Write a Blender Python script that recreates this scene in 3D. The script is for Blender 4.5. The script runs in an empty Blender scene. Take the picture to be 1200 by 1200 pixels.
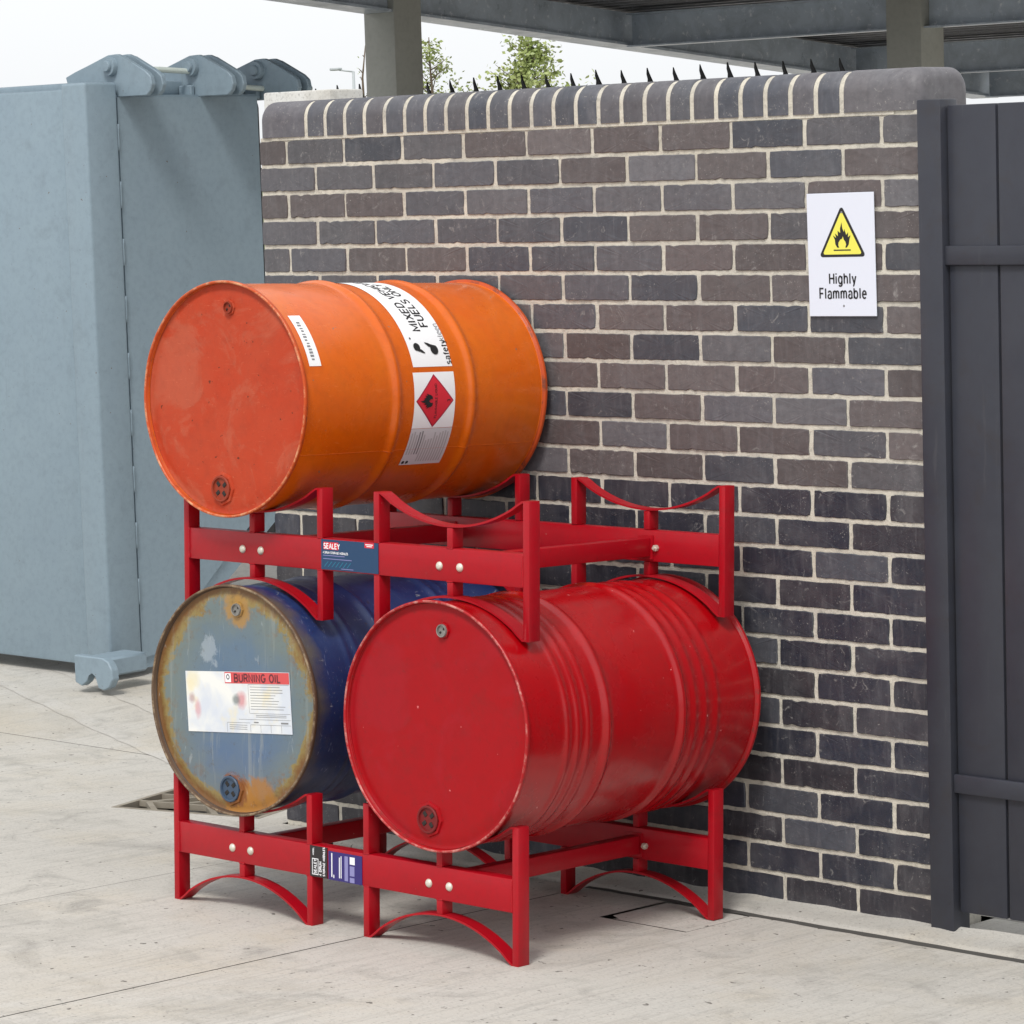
import bpy, bmesh, math, random
from mathutils import Vector, Matrix
from mathutils.geometry import tessellate_polygon
random.seed(7)
S = bpy.context.scene
COL = S.collection

# ------------------------------------------------------------------ camera
cd = bpy.data.cameras.new('camera'); cam = bpy.data.objects.new('camera', cd); COL.objects.link(cam)
cd.sensor_width = 36.0; cd.sensor_fit = 'HORIZONTAL'; cd.lens = 36.0 * 3680.56 / 1200.0
cd.clip_start = 0.1; cd.clip_end = 3000
RT = Vector((0.74160714, 0.67008149, -0.03177479)); UP = Vector((-0.0493576, 0.10174125, 0.9935857)); FW = Vector((-0.6690162, 0.73528193, -0.10852566))
cam.matrix_world = Matrix(((RT.x, UP.x, -FW.x, 4.2528585), (RT.y, UP.y, -FW.y, -6.1288169), (RT.z, UP.z, -FW.z, 1.85516116), (0, 0, 0, 1)))
S.camera = cam
# ------------------------------------------------------------------ sky, sun, exposure (bright overcast)
SUN_EL, SUN_AZ = math.radians(54), math.radians(155)      # azimuth clockwise from +Y: light comes from the front, a little from the right
W = bpy.data.worlds.new('World'); S.world = W; W.use_nodes = True
nt = W.node_tree; nt.nodes.clear()
out = nt.nodes.new('ShaderNodeOutputWorld'); bg = nt.nodes.new('ShaderNodeBackground')
sky = nt.nodes.new('ShaderNodeTexSky'); sky.sky_type = 'NISHITA'; sky.sun_disc = False
sky.sun_elevation = SUN_EL; sky.sun_rotation = SUN_AZ; sky.air_density = 1.0; sky.dust_density = 3.0
hs = nt.nodes.new('ShaderNodeHueSaturation'); hs.inputs['Saturation'].default_value = 0.15
mx = nt.nodes.new('ShaderNodeMixRGB'); mx.inputs['Fac'].default_value = 0.72; mx.inputs['Color2'].default_value = (9.3, 9.5, 9.7, 1)
nt.links.new(sky.outputs[0], hs.inputs['Color']); nt.links.new(hs.outputs[0], mx.inputs['Color1'])
nt.links.new(mx.outputs[0], bg.inputs['Color']); bg.inputs['Strength'].default_value = 0.10
nt.links.new(bg.outputs[0], out.inputs['Surface'])
sl = bpy.data.lights.new('sun', 'SUN'); sl.energy = 1.7; sl.angle = math.radians(14); sl.color = (1.0, 0.97, 0.92)
sun = bpy.data.objects.new('sun', sl); COL.objects.link(sun)
sd = Vector((math.sin(SUN_AZ) * math.cos(SUN_EL), math.cos(SUN_AZ) * math.cos(SUN_EL), math.sin(SUN_EL)))
sun.rotation_euler = (-sd).to_track_quat('-Z', 'Y').to_euler(); sun.location = (0, -3, 8)
S.view_settings.view_transform = 'Standard'; S.view_settings.look = 'None'
S.view_settings.gamma = 1.0; S.view_settings.exposure = 0.38; S.view_settings.use_curve_mapping = False
S.render.engine = 'CYCLES'

# ------------------------------------------------------------------ materials
def lin(r, g, b):
    f = lambda c: (c / 255 / 12.92) if c / 255 <= 0.04045 else ((c / 255 + 0.055) / 1.055) ** 2.4
    return (f(r), f(g), f(b), 1)
class MT:
    """small node-material builder"""
    def __init__(s, name, color, rough=0.5, metal=0.0, coat=0.0, spec=0.5):
        s.m = bpy.data.materials.new(name); s.m.use_nodes = True
        s.t = s.m.node_tree; s.b = s.t.nodes['Principled BSDF']
        s.b.inputs['Base Color'].default_value = color if len(color) == 4 else (*color, 1)
        s.b.inputs['Roughness'].default_value = rough; s.b.inputs['Metallic'].default_value = metal
        s.b.inputs['Coat Weight'].default_value = coat; s.b.inputs['Coat Roughness'].default_value = 0.15
        s.b.inputs['Specular IOR Level'].default_value = spec
        s.c = None; s.hgt = None
    def n(s, kind, **kw):
        x = s.t.nodes.new(kind)
        for k, v in kw.items():
            if k in x.inputs: x.inputs[k].default_value = v
            else: setattr(x, k, v)
        return x
    def link(s, a, b): s.t.links.new(a, b)
    def coord(s, scale=(1, 1, 1), kind='Object', offset_random=False):
        tc = s.n('ShaderNodeTexCoord'); mp = s.n('ShaderNodeMapping'); mp.inputs['Scale'].default_value = scale
        s.link(tc.outputs[kind], mp.inputs['Vector'])
        if offset_random:
            oi = s.n('ShaderNodeObjectInfo'); mul = s.n('ShaderNodeMath', operation='MULTIPLY'); mul.inputs[1].default_value = 57.0
            s.link(oi.outputs['Random'], mul.inputs[0])
            cb = s.n('ShaderNodeCombineXYZ'); s.link(mul.outputs[0], cb.inputs[0]); s.link(mul.outputs[0], cb.inputs[2])
            s.link(cb.outputs[0], mp.inputs['Location'])
        return mp.outputs[0]
    def noise(s, vec, scale, detail=4, rough=0.55, dist=0.0):
        x = s.n('ShaderNodeTexNoise'); x.inputs['Scale'].default_value = scale; x.inputs['Detail'].default_value = detail
        x.inputs['Roughness'].default_value = rough; x.inputs['Distortion'].default_value = dist
        s.link(vec, x.inputs['Vector']); return x.outputs['Fac']
    def ramp(s, val, a, b, ca=0.0, cb=1.0):
        x = s.n('ShaderNodeMapRange'); x.inputs['From Min'].default_value = a; x.inputs['From Max'].default_value = b
        x.inputs['To Min'].default_value = ca; x.inputs['To Max'].default_value = cb; x.clamp = True
        s.link(val, x.inputs['Value']); return x.outputs[0]
    def math(s, op, a, b):
        x = s.n('ShaderNodeMath', operation=op)
        for i, v in enumerate((a, b)):
            if isinstance(v, (int, float)): x.inputs[i].default_value = v
            else: s.link(v, x.inputs[i])
        return x.outputs[0]
    def cur(s):
        if s.c is None:
            r = s.n('ShaderNodeRGB'); r.outputs[0].default_value = s.b.inputs['Base Color'].default_value; s.c = r.outputs[0]
        return s.c
    def mix(s, fac, color, blend='MIX'):
        x = s.n('ShaderNodeMixRGB', blend_type=blend); s.link(s.cur(), x.inputs['Color1'])
        if isinstance(color, tuple): x.inputs['Color2'].default_value = color if len(color) == 4 else (*color, 1)
        else: s.link(color, x.inputs['Color2'])
        if isinstance(fac, (int, float)): x.inputs['Fac'].default_value = fac
        else: s.link(fac, x.inputs['Fac'])
        s.c = x.outputs[0]; return s
    def roughness(s, val): s.link(val, s.b.inputs['Roughness']); return s
    def bump(s, hgt, strength=0.3, dist=0.002):
        x = s.n('ShaderNodeBump'); x.inputs['Strength'].default_value = strength; x.inputs['Distance'].default_value = dist
        s.link(hgt, x.inputs['Height'])
        if s.hgt is not None: s.link(s.hgt, x.inputs['Normal'])
        s.hgt = x.outputs[0]; return s
    def done(s):
        if s.c is not None: s.link(s.c, s.b.inputs['Base Color'])
        if s.hgt is not None: s.link(s.hgt, s.b.inputs['Normal'])
        return s.m

def plain(name, color, rough=0.5, **k): return MT(name, color, rough, **k).done()

def m_brick():
    m = MT('engineering_brick', (0.1, 0.1, 0.11), 0.5)
    oi = m.n('ShaderNodeObjectInfo'); m.c = oi.outputs['Color']
    v = m.coord(offset_random=True)
    m.mix(m.ramp(m.noise(v, 14, 4), 0.4, 0.75, 0, 0.22), (0.12, 0.095, 0.095, 1))
    m.mix(m.ramp(m.noise(m.coord((55, 4, 9), offset_random=True), 1.0, 5, 0.6, 0.6), 0.5, 0.78, 0, 0.22), (0.26, 0.25, 0.26, 1))
    m.mix(m.math('MULTIPLY', m.ramp(m.noise(v, 190, 2), 0.65, 0.71, 0, 0.8), m.ramp(m.noise(v, 9, 3), 0.45, 0.65)), (0.42, 0.40, 0.37, 1))      # lime specks
    m.mix(m.ramp(m.noise(v, 22, 7, 0.75, 2.0), 0.595, 0.68, 0, 0.5), (0.36, 0.345, 0.33, 1))
    m.mix(m.ramp(m.noise(v, 7, 5, 0.6, 0.5), 0.48, 0.70, 0, 0.22), (0.19, 0.19, 0.20, 1))   # mortar smears
    m.mix(m.ramp(m.noise(v, 55, 5, 0.6), 0.4, 0.75, 0, 0.35), (0.03, 0.03, 0.035, 1))
    m.roughness(m.ramp(m.noise(v, 30), 0.3, 0.7, 0.42, 0.62))
    m.bump(m.noise(v, 120, 5, 0.65), 0.35, 0.0015); m.bump(m.noise(v, 22, 3), 0.3, 0.003)
    return m.done()
def m_mortar():
    m = MT('mortar', (0.66, 0.62, 0.53), 0.9, spec=0.2)
    v = m.coord()
    m.mix(m.ramp(m.noise(v, 9, 4), 0.35, 0.7, 0, 0.5), (0.36, 0.34, 0.31, 1))
    m.mix(m.ramp(m.noise(v, 3, 3), 0.5, 0.7, 0, 0.4), (0.52, 0.47, 0.37, 1))
    m.mix(m.ramp(m.noise(v, 60, 5, 0.7), 0.50, 0.72, 0, 0.6), (0.22, 0.21, 0.19, 1))
    m.mix(m.ramp(m.noise(v, 4, 6, 0.7), 0.50, 0.66, 0, 0.35), (0.36, 0.345, 0.32, 1))
    m.bump(m.noise(v, 70, 6, 0.7), 0.8, 0.004)
    return m.done()
def m_concrete(name='concrete', base=(0.51, 0.487, 0.445), brush=True):
    m = MT(name, base, 0.85, spec=0.25)
    v = m.coord()
    m.mix(m.ramp(m.noise(v, 0.9, 5, 0.6, 0.6), 0.35, 0.7, 0, 0.6), (0.45, 0.435, 0.405, 1))
    m.mix(m.ramp(m.noise(v, 2.3, 6, 0.65), 0.5, 0.75, 0, 0.55), (0.50, 0.44, 0.34, 1))
    m.mix(m.ramp(m.noise(v, 5.0, 7, 0.7, 0.8), 0.52, 0.70, 0, 0.6), (0.25, 0.24, 0.22, 1))
    m.mix(m.ramp(m.noise(v, 1.6, 8, 0.72, 0.7), 0.53, 0.62, 0, 0.28), (0.30, 0.285, 0.25, 1))
    m.mix(m.ramp(m.noise(v, 0.55, 7, 0.7, 1.0), 0.50, 0.64, 0, 0.35), (0.42, 0.37, 0.29, 1))
    m.mix(m.ramp(m.noise(v, 120, 4), 0.54, 0.72, 0, 0.5), (0.20, 0.19, 0.18, 1))
    m.mix(m.ramp(m.noise(v, 260, 2), 0.60, 0.70, 0, 0.5), (0.62, 0.60, 0.56, 1))
    m.mix(m.ramp(m.noise(v, 38, 2), 0.70, 0.72, 0, 0.85), (0.10, 0.09, 0.08, 1))
    if brush:
        b = m.noise(m.coord((55, 2.2, 1)), 1.0, 6, 0.7)
        m.mix(m.ramp(b, 0.5, 0.72, 0, 0.45), (0.28, 0.27, 0.25, 1))
        m.mix(m.ramp(m.noise(m.coord((150, 3.5, 1)), 1.0, 4), 0.5, 0.8, 0, 0.4), (0.55, 0.53, 0.49, 1))
        m.bump(b, 0.5, 0.004)
    m.bump(m.noise(v, 200, 5), 0.4, 0.002)
    return m.done()
def m_paint(name, base, rough=0.34, fade=None, chips=None, scratch=None, bump=0.08, coat=0.25, chip_at=0.725, spec=0.35, patch=None, grime=0.0, drips=None, edge=None, rails=False):
    m = MT(name, base, rough, coat=coat, spec=spec)
    v = m.coord()
    if fade: m.mix(m.ramp(m.noise(v, 5, 5, 0.6, 0.5), 0.35, 0.72, 0, 0.75), fade)
    if patch:                              # dull, blotchy areas with definite edges
        m.mix(m.ramp(m.noise(v, 4.5, 8, 0.68, 0.9), 0.50, 0.57, 0, 0.55), patch)
        m.mix(m.ramp(m.noise(v, 17, 8, 0.7, 0.6), 0.58, 0.66, 0, 0.45), patch)
    m.mix(m.ramp(m.noise(v, 40, 4), 0.45, 0.8, 0, 0.12), (0.02, 0.015, 0.015, 1))
    if grime:                              # rubbed-in dirt, with a broken edge
        m.mix(m.ramp(m.noise(v, 8, 9, 0.75, 0.5), 0.54, 0.70, 0, grime), (0.035, 0.026, 0.02, 1))
        m.mix(m.ramp(m.noise(v, 90, 4, 0.7), 0.60, 0.68, 0, grime), (0.03, 0.022, 0.018, 1))
    if drips: m.mix(m.ramp(m.noise(m.coord((38, 1, 3.0)), 1.0, 6, 0.65, 0.4), 0.62, 0.72, 0, 0.55), drips)
    if scratch:
        m.mix(m.ramp(m.noise(m.coord((30, 30, 300)), 1.0, 3, 0.6, 1.2), 0.66, 0.72, 0, 0.4), scratch)
        m.mix(m.ramp(m.noise(m.coord((90, 12, 70)), 1.0, 4, 0.6, 2.5), 0.66, 0.73, 0, 0.45), scratch)
    if rails: m.mix(m.ramp(m.noise(m.coord((7, 60, 240)), 1.0, 4, 0.6, 0.6), 0.60, 0.72, 0, 0.35), rails)
    if chips: m.mix(m.ramp(m.noise(v, 60, 2, 0.5), chip_at, chip_at + 0.015, 0, 0.85), chips)
    if edge:                               # paint knocked off the crest of the rim
        tc = m.n('ShaderNodeTexCoord'); sx = m.n('ShaderNodeSeparateXYZ'); m.link(tc.outputs['Object'], sx.inputs[0])
        L_ = edge[1]; d = m.math('MINIMUM', m.math('ABSOLUTE', sx.outputs[1], 0), m.math('ABSOLUTE', m.math('SUBTRACT', sx.outputs[1], L_), 0))
        crest = m.ramp(d, 0.0012, 0.0030, 1, 0)
        m.mix(m.math('MULTIPLY', crest, m.ramp(m.noise(v, 22, 8, 0.78), 0.47, 0.60, 0, 0.75)), edge[0])
        m.mix(m.math('MULTIPLY', m.ramp(d, 0.004, 0.010, 0.2, 1), m.ramp(m.noise(v, 20, 7, 0.75), 0.52, 0.64, 0, 0.7)), (0.06, 0.035, 0.025, 1))
    m.roughness(m.ramp(m.noise(v, 9, 4), 0.3, 0.7, rough * 0.8, rough * 1.35))
    if bump: m.bump(m.noise(v, 12, 3), bump, 0.01)
    return m.done()
def m_blue_head():
    """faded steel-blue drum head with a rusty yellow ring towards the chime"""
    m = MT('weathered_blue_head', lin(82, 106, 132), 0.42, coat=0.1)
    tc = m.n('ShaderNodeTexCoord')
    sx = m.n('ShaderNodeSeparateXYZ'); m.link(tc.outputs['Object'], sx.inputs[0])
    zc = m.math('SUBTRACT', sx.outputs[2], 0.277)
    r2 = m.math('SQRT', m.math('ADD', m.math('MULTIPLY', sx.outputs[0], sx.outputs[0]), m.math('MULTIPLY', zc, zc)), 0)
    v = m.coord()
    wob = m.math('ADD', m.math('MULTIPLY', m.math('SUBTRACT', m.noise(v, 7, 9, 0.72, 1.2), 0.5), 0.15), m.math('MULTIPLY', m.math('SUBTRACT', m.noise(v, 60, 5, 0.7), 0.5), 0.035))
    rr = m.math('ADD', r2, wob)
    m.mix(m.ramp(m.noise(v, 5, 5, 0.6, 0.6), 0.35, 0.7, 0, 0.7), lin(104, 120, 128))
    m.mix(m.ramp(zc, -0.20, -0.05, 0.55, 0.0), lin(70, 90, 135))
    m.mix(m.ramp(rr, 0.13, 0.22, 0, 0.5), lin(116, 122, 100))
    m.mix(m.ramp(rr, 0.240, 0.252, 0, 0.8), lin(142, 118, 46))
    m.mix(m.math('MULTIPLY', m.ramp(rr, 0.20, 0.24), m.ramp(m.noise(v, 30, 8, 0.75), 0.50, 0.60, 0, 0.45)), lin(122, 80, 32))
    m.mix(m.ramp(m.noise(m.coord((34, 1, 2.5)), 1.0, 6, 0.65, 0.5), 0.56, 0.66, 0, 0.35), lin(150, 152, 146))
    m.mix(m.ramp(m.math('ADD', r2, m.math('MULTIPLY', wob, 0.5)), 0.253, 0.272, 0, 0.8), lin(110, 66, 30))
    # rust below the big bung and round the small one
    def blob(x0, z0, rad, col, f):
        dx = m.math('SUBTRACT', sx.outputs[0], x0); dz = m.math('SUBTRACT', zc, z0)
        d = m.math('SQRT', m.math('ADD', m.math('MULTIPLY', dx, dx), m.math('MULTIPLY', dz, dz)), 0)
        m.mix(m.ramp(m.math('ADD', d, m.math('MULTIPLY', wob, 0.8)), rad * 0.72, rad, f, 0), col)
    blob(0.02, -0.250, 0.062, lin(164, 108, 26), 0.85); blob(0.085, -0.235, 0.055, lin(158, 104, 30), 0.8)
    blob(0.012, 0.222, 0.05, lin(165, 122, 52), 0.8); blob(-0.0, -0.222, 0.045, lin(120, 66, 24), 0.85)
    blob(-0.09, 0.115, 0.035, lin(176, 184, 190), 0.4)
    m.mix(m.ramp(m.noise(m.coord((44, 10, 10)), 1.0, 5, 0.6, 2.0), 0.64, 0.73, 0, 0.4), lin(175, 180, 182))
    m.mix(m.ramp(m.noise(v, 34, 7, 0.75), 0.57, 0.70, 0, 0.55), lin(78, 62, 44))
    m.roughness(m.ramp(m.noise(v, 12), 0.3, 0.7, 0.3, 0.55)); m.bump(m.noise(v, 9, 3), 0.12, 0.01)
    return m.done()
def m_blue_body():
    m = MT('scuffed_navy_paint', lin(26, 44, 92), 0.36, coat=0.15)
    v = m.coord()
    sy = m.n('ShaderNodeSeparateXYZ'); tc = m.n('ShaderNodeTexCoord'); m.link(tc.outputs['Object'], sy.inputs[0])
    m.mix(m.ramp(m.noise(v, 6, 6, 0.65, 0.8), 0.4, 0.75, 0, 0.5), lin(52, 74, 122))
    m.mix(m.ramp(m.noise(m.coord((18, 60, 18)), 1.0, 5, 0.65, 2.5), 0.62, 0.72, 0, 0.7), lin(150, 158, 182))
    m.mix(m.ramp(m.noise(m.coord((50, 14, 50)), 1.0, 5, 0.65, 2.0), 0.66, 0.73, 0, 0.7), lin(170, 172, 176))
    edge = m.math('ADD', sy.outputs[1], m.math('MULTIPLY', m.math('SUBTRACT', m.noise(v, 14, 5), 0.5), 0.12))
    m.mix(m.ramp(edge, 0.015, 0.07, 0.85, 0), lin(92, 84, 72))
    m.mix(m.ramp(m.noise(v, 45, 6, 0.7), 0.62, 0.7, 0, 0.5), lin(60, 42, 32))
    m.roughness(m.ramp(m.noise(v, 12), 0.3, 0.7, 0.3, 0.55)); m.bump(m.noise(v, 8, 3), 0.15, 0.01)
    return m.done()
def m_burning_label():
    """sun-bleached, smudged paper label"""
    m = MT('bleached_label', lin(226, 226, 222), 0.6)
    v = m.coord()
    m.mix(m.ramp(m.noise(v, 9, 4, 0.5, 0.4), 0.42, 0.6, 0, 0.8), lin(196, 203, 216))
    m.mix(m.ramp(m.noise(v, 16, 5), 0.55, 0.7, 0, 0.6), lin(228, 214, 170))
    tc = m.n('ShaderNodeTexCoord'); sx = m.n('ShaderNodeSeparateXYZ'); m.link(tc.outputs['Object'], sx.inputs[0])
    def smear(x0, z0, rx, rz, col, f):
        dx = m.math('DIVIDE', m.math('SUBTRACT', sx.outputs[0], x0), rx); dz = m.math('DIVIDE', m.math('SUBTRACT', sx.outputs[2], z0), rz)
        d = m.math('ADD', m.math('SQRT', m.math('ADD', m.math('MULTIPLY', dx, dx), m.math('MULTIPLY', dz, dz)), 0), m.math('MULTIPLY', m.math('SUBTRACT', m.noise(v, 70, 3), 0.5), 0.5))
        m.mix(m.ramp(d, 0.4, 1.0, f, 0), col)
    smear(0.012, 0.006, 0.022, 0.026, lin(200, 120, 126), 0.75); smear(-0.006, 0.006, 0.017, 0.018, lin(112, 122, 122), 0.8)
    smear(-0.143, -0.018, 0.014, 0.03, lin(204, 150, 158), 0.7); smear(-0.163, 0.008, 0.014, 0.016, lin(172, 140, 140), 0.7)
    smear(-0.155, 0.055, 0.03, 0.03, lin(224, 212, 170), 0.6)
    return m.done()
def m_steel(name, base, rough=0.45, metal=0.6):
    m = MT(name, base, rough, metal)
    v = m.coord()
    m.mix(m.ramp(m.noise(v, 6, 6, 0.7, 0.6), 0.4, 0.7, 0, 0.6), tuple(c * 0.45 for c in base[:3]))
    m.mix(m.ramp(m.noise(v, 30, 5, 0.7), 0.58, 0.72, 0, 0.55), tuple(min(1, c * 2.2) for c in base[:3]))
    m.roughness(m.ramp(m.noise(v, 15), 0.3, 0.7, rough * 0.8, rough * 1.4))
    return m.done()
def m_leaf():
    m = MT('leaf', (0.22, 0.28, 0.08), 0.5)
    v = m.coord(); m.mix(m.ramp(m.noise(v, 2.0, 3), 0.35, 0.65, 0, 0.8), (0.38, 0.42, 0.16, 1))
    m.b.inputs['Transmission Weight'].default_value = 0.0
    return m.done()

RACK_RED = lin(166, 5, 24)
M = dict(
    brick=m_brick(), mortar=m_mortar(), concrete=m_concrete(), strip=m_concrete('rough_concrete', (0.42, 0.405, 0.37), False),
    band=m_concrete('worn_concrete', (0.52, 0.50, 0.465), False), pale=m_concrete('pale_render', (0.62, 0.62, 0.60), False), dark_earth=plain('joint_dark', (0.07, 0.066, 0.06), 0.95),
    pit=plain('gully_dirt', (0.02, 0.018, 0.015), 0.9),
    rack=m_paint('red_powder_coat', RACK_RED, 0.36, fade=lin(158, 8, 26), coat=0.08, bump=0.03, spec=0.3, grime=0.16, rails=lin(150, 40, 50), chips=lin(170, 120, 110), chip_at=0.76),
    orange=m_paint('orange_drum_paint', lin(210, 92, 6), 0.28, fade=lin(214, 106, 12), chips=lin(120, 110, 100), scratch=lin(232, 140, 80), bump=0.10, chip_at=0.75, spec=0.4, coat=0.25, grime=0.09),
    orange_head=m_paint('chalky_orange_paint', lin(178, 60, 32), 0.5, fade=lin(174, 72, 46), chips=lin(90, 45, 30), scratch=lin(210, 120, 90), bump=0.06, coat=0.0, spec=0.2, patch=lin(178, 90, 66), grime=0.14),
    red=m_paint('red_drum_paint', lin(164, 3, 12), 0.25, fade=lin(158, 4, 14), chips=lin(225, 150, 150), bump=0.10, chip_at=0.765, spec=0.4, coat=0.3, grime=0.18, patch=lin(156, 12, 22)),
    red_head=m_paint('red_drum_head_paint', lin(158, 5, 16), 0.40, fade=lin(150, 8, 20), chips=lin(205, 110, 110), bump=0.06, coat=0.0, chip_at=0.765, spec=0.22, patch=lin(154, 20, 32), grime=0.22),
    blue_head=m_blue_head(), blue=m_blue_body(), rust=m_paint('rusty_rim', lin(86, 62, 46), 0.6, fade=lin(112, 96, 78), coat=0, edge=(lin(160, 140, 112), 0.86)),
    rust_plug=m_paint('rusty_plug', lin(112, 66, 34), 0.6, fade=lin(140, 90, 40), coat=0), grey_plug=m_steel('grey_plug', (0.30, 0.29, 0.27), 0.45, 0.5),
    red_plug=m_paint('grimy_red_plug', lin(120, 10, 18), 0.5, fade=lin(84, 40, 34), coat=0, grime=0.5), orange_plug=m_paint('grimy_orange_plug', lin(150, 52, 26), 0.5, fade=lin(110, 50, 34), coat=0, grime=0.5), blue_plug=plain('blue_plug', lin(56, 74, 96), 0.4), hole=plain('dark_recess', (0.015, 0.012, 0.01), 0.7),
    worn_edge_red=m_paint('worn_red_edge', lin(164, 6, 16), 0.38, fade=lin(160, 12, 24), coat=0.1, edge=(lin(205, 150, 140), 0.862)),
    worn_edge_orange=m_paint('worn_orange_edge', lin(190, 72, 20), 0.42, fade=lin(184, 80, 36), coat=0.05, edge=(lin(215, 165, 125), 0.879)),
    bolt=m_steel('zinc_bolt', (0.72, 0.68, 0.58), 0.35, 0.4), paper=plain('white_label', lin(238, 238, 240), 0.45), grey_paper=plain('grey_label', lin(206, 206, 210), 0.5),
    ink=plain('black_ink', (0.012, 0.012, 0.013), 0.5), grey_ink=plain('grey_ink', (0.22, 0.22, 0.23), 0.6), mid_ink=plain('pale_grey_ink', (0.42, 0.42, 0.43), 0.6),
    hazard=plain('hazard_red', lin(208, 40, 56), 0.45), hazard_dark=plain('hazard_red_edge', lin(160, 30, 60), 0.45), yellow=plain('hazard_yellow', lin(232, 226, 92), 0.45), sign=plain('sign_white', lin(218, 222, 234), 0.35),
    navy=plain('navy_sticker', lin(26, 62, 98), 0.35), indigo=plain('indigo_sticker', lin(46, 36, 108), 0.35), black=plain('black_sticker', lin(38, 34, 36), 0.35), teal=plain('teal_print', lin(30, 112, 140), 0.4), white=plain('white_print', lin(236, 236, 240), 0.4), lilac=plain('lilac_print', lin(132, 130, 180), 0.4), banner=plain('faded_red_banner', lin(205, 78, 80), 0.5), banner_ink=plain('faded_banner_ink', lin(96, 40, 48), 0.6), blabel=m_burning_label(),
    skip=m_paint('blue_grey_machine_paint', lin(132, 149, 160), 0.42, fade=lin(127, 144, 156), coat=0.05, bump=0.0, grime=0.14, drips=lin(120, 134, 142), chips=lin(96, 78, 62), chip_at=0.76), hose=plain('pale_hose', lin(196, 206, 200), 0.5),
    column=m_paint('grey_column_paint', lin(172, 172, 164), 0.5, fade=lin(164, 164, 156), coat=0), galv=m_steel('galvanised_steel', (0.47, 0.53, 0.60), 0.33, 0.12), deck=m_steel('roof_deck_steel', (0.17, 0.17, 0.18), 0.5, 0.1),
    fence=plain('black_fence_paint', (0.012, 0.013, 0.015), 0.5), gate=m_paint('dark_gate_paint', lin(50, 52, 61), 0.42, fade=lin(58, 60, 68), coat=0.1, bump=0.03, grime=0.3, drips=lin(72, 72, 76)), iron=m_paint('worn_cast_iron', lin(150, 143, 130), 0.65, fade=lin(112, 102, 88), chips=lin(80, 60, 40), coat=0),
    bark=plain('bark', (0.12, 0.09, 0.06), 0.9), leaf=m_leaf(), lamp=plain('lamp_grey', lin(170, 176, 178), 0.5), grass=plain('far_ground', (0.10, 0.12, 0.05), 0.95),
)

# ------------------------------------------------------------------ object helpers
def tag(o, label=None, cat=None, group=None, kind=None):
    for k, v in (('label', label), ('category', cat), ('group', group), ('kind', kind)):
        if v: o[k] = v
    return o
def empty(name, loc=(0, 0, 0), label=None, cat=None, group=None):
    o = bpy.data.objects.new(name, None); COL.objects.link(o); o.location = loc; o.empty_display_size = 0.1
    return tag(o, label, cat, group)
def mesh_obj(name, bm, mat, parent=None, smooth=False, angle=None, keep=False):
    me = bpy.data.meshes.new(name)
    if not keep: bmesh.ops.recalc_face_normals(bm, faces=bm.faces[:])
    bm.to_mesh(me); bm.free(); me.materials.append(M[mat] if isinstance(mat, str) else mat)
    if smooth:
        for p in me.polygons: p.use_smooth = True
        if angle: me.set_sharp_from_angle(angle=math.radians(angle))
    o = bpy.data.objects.new(name, me); COL.objects.link(o); o.parent = parent
    return o
def data_obj(name, verts, faces, mat, parent=None, smooth=False):
    me = bpy.data.meshes.new(name); me.from_pydata([tuple(v) for v in verts], [], faces); me.update()
    me.materials.append(M[mat] if isinstance(mat, str) else mat)
    if smooth:
        for p in me.polygons: p.use_smooth = True
    o = bpy.data.objects.new(name, me); COL.objects.link(o); o.parent = parent
    return o
def add_box(bm, x0, x1, y0, y1, z0, z1, bev=0.0, seg=2, mat=None):
    r = bmesh.ops.create_cube(bm, size=1.0); vs = r['verts']
    for v in vs: v.co = Vector(((x0 + x1) / 2 + v.co.x * (x1 - x0), (y0 + y1) / 2 + v.co.y * (y1 - y0), (z0 + z1) / 2 + v.co.z * (z1 - z0)))
    if mat is not None: bmesh.ops.transform(bm, matrix=mat, verts=vs)
    if bev:
        es = list({e for v in vs for e in v.link_edges})
        bmesh.ops.bevel(bm, geom=es, offset=bev, segments=seg, affect='EDGES', profile=0.5)
def box(name, x0, x1, y0, y1, z0, z1, mat, parent=None, bev=0.0, seg=2):
    bm = bmesh.new(); add_box(bm, x0, x1, y0, y1, z0, z1, bev, seg)
    return mesh_obj(name, bm, mat, parent, smooth=bool(bev), angle=40)
def add_prism(bm, pts, d0, d1, axes):
    """extrude a 2-D outline; axes(p, d) -> 3-D point"""
    n = len(pts); a = [bm.verts.new(axes(p, d0)) for p in pts]; b = [bm.verts.new(axes(p, d1)) for p in pts]
    bm.faces.new(a); bm.faces.new(b[::-1])
    for i in range(n): bm.faces.new((a[i], b[i], b[(i + 1) % n], a[(i + 1) % n]))
def lathe(profile, seg=96, axis_z=0.0, closed=False):
    """profile = list of (radius, y); axis along +Y at height axis_z"""
    vs, fs = [], []
    for r, y in profile:
        for k in range(seg):
            a = 2 * math.pi * k / seg; vs.append((r * math.cos(a), y, axis_z + r * math.sin(a)))
    n = len(profile)
    for i in range(n if closed else n - 1):
        j = (i + 1) % n
        for k in range(seg):
            l = (k + 1) % seg; fs.append((i * seg + k, i * seg + l, j * seg + l, j * seg + k))
    return vs, fs
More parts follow.
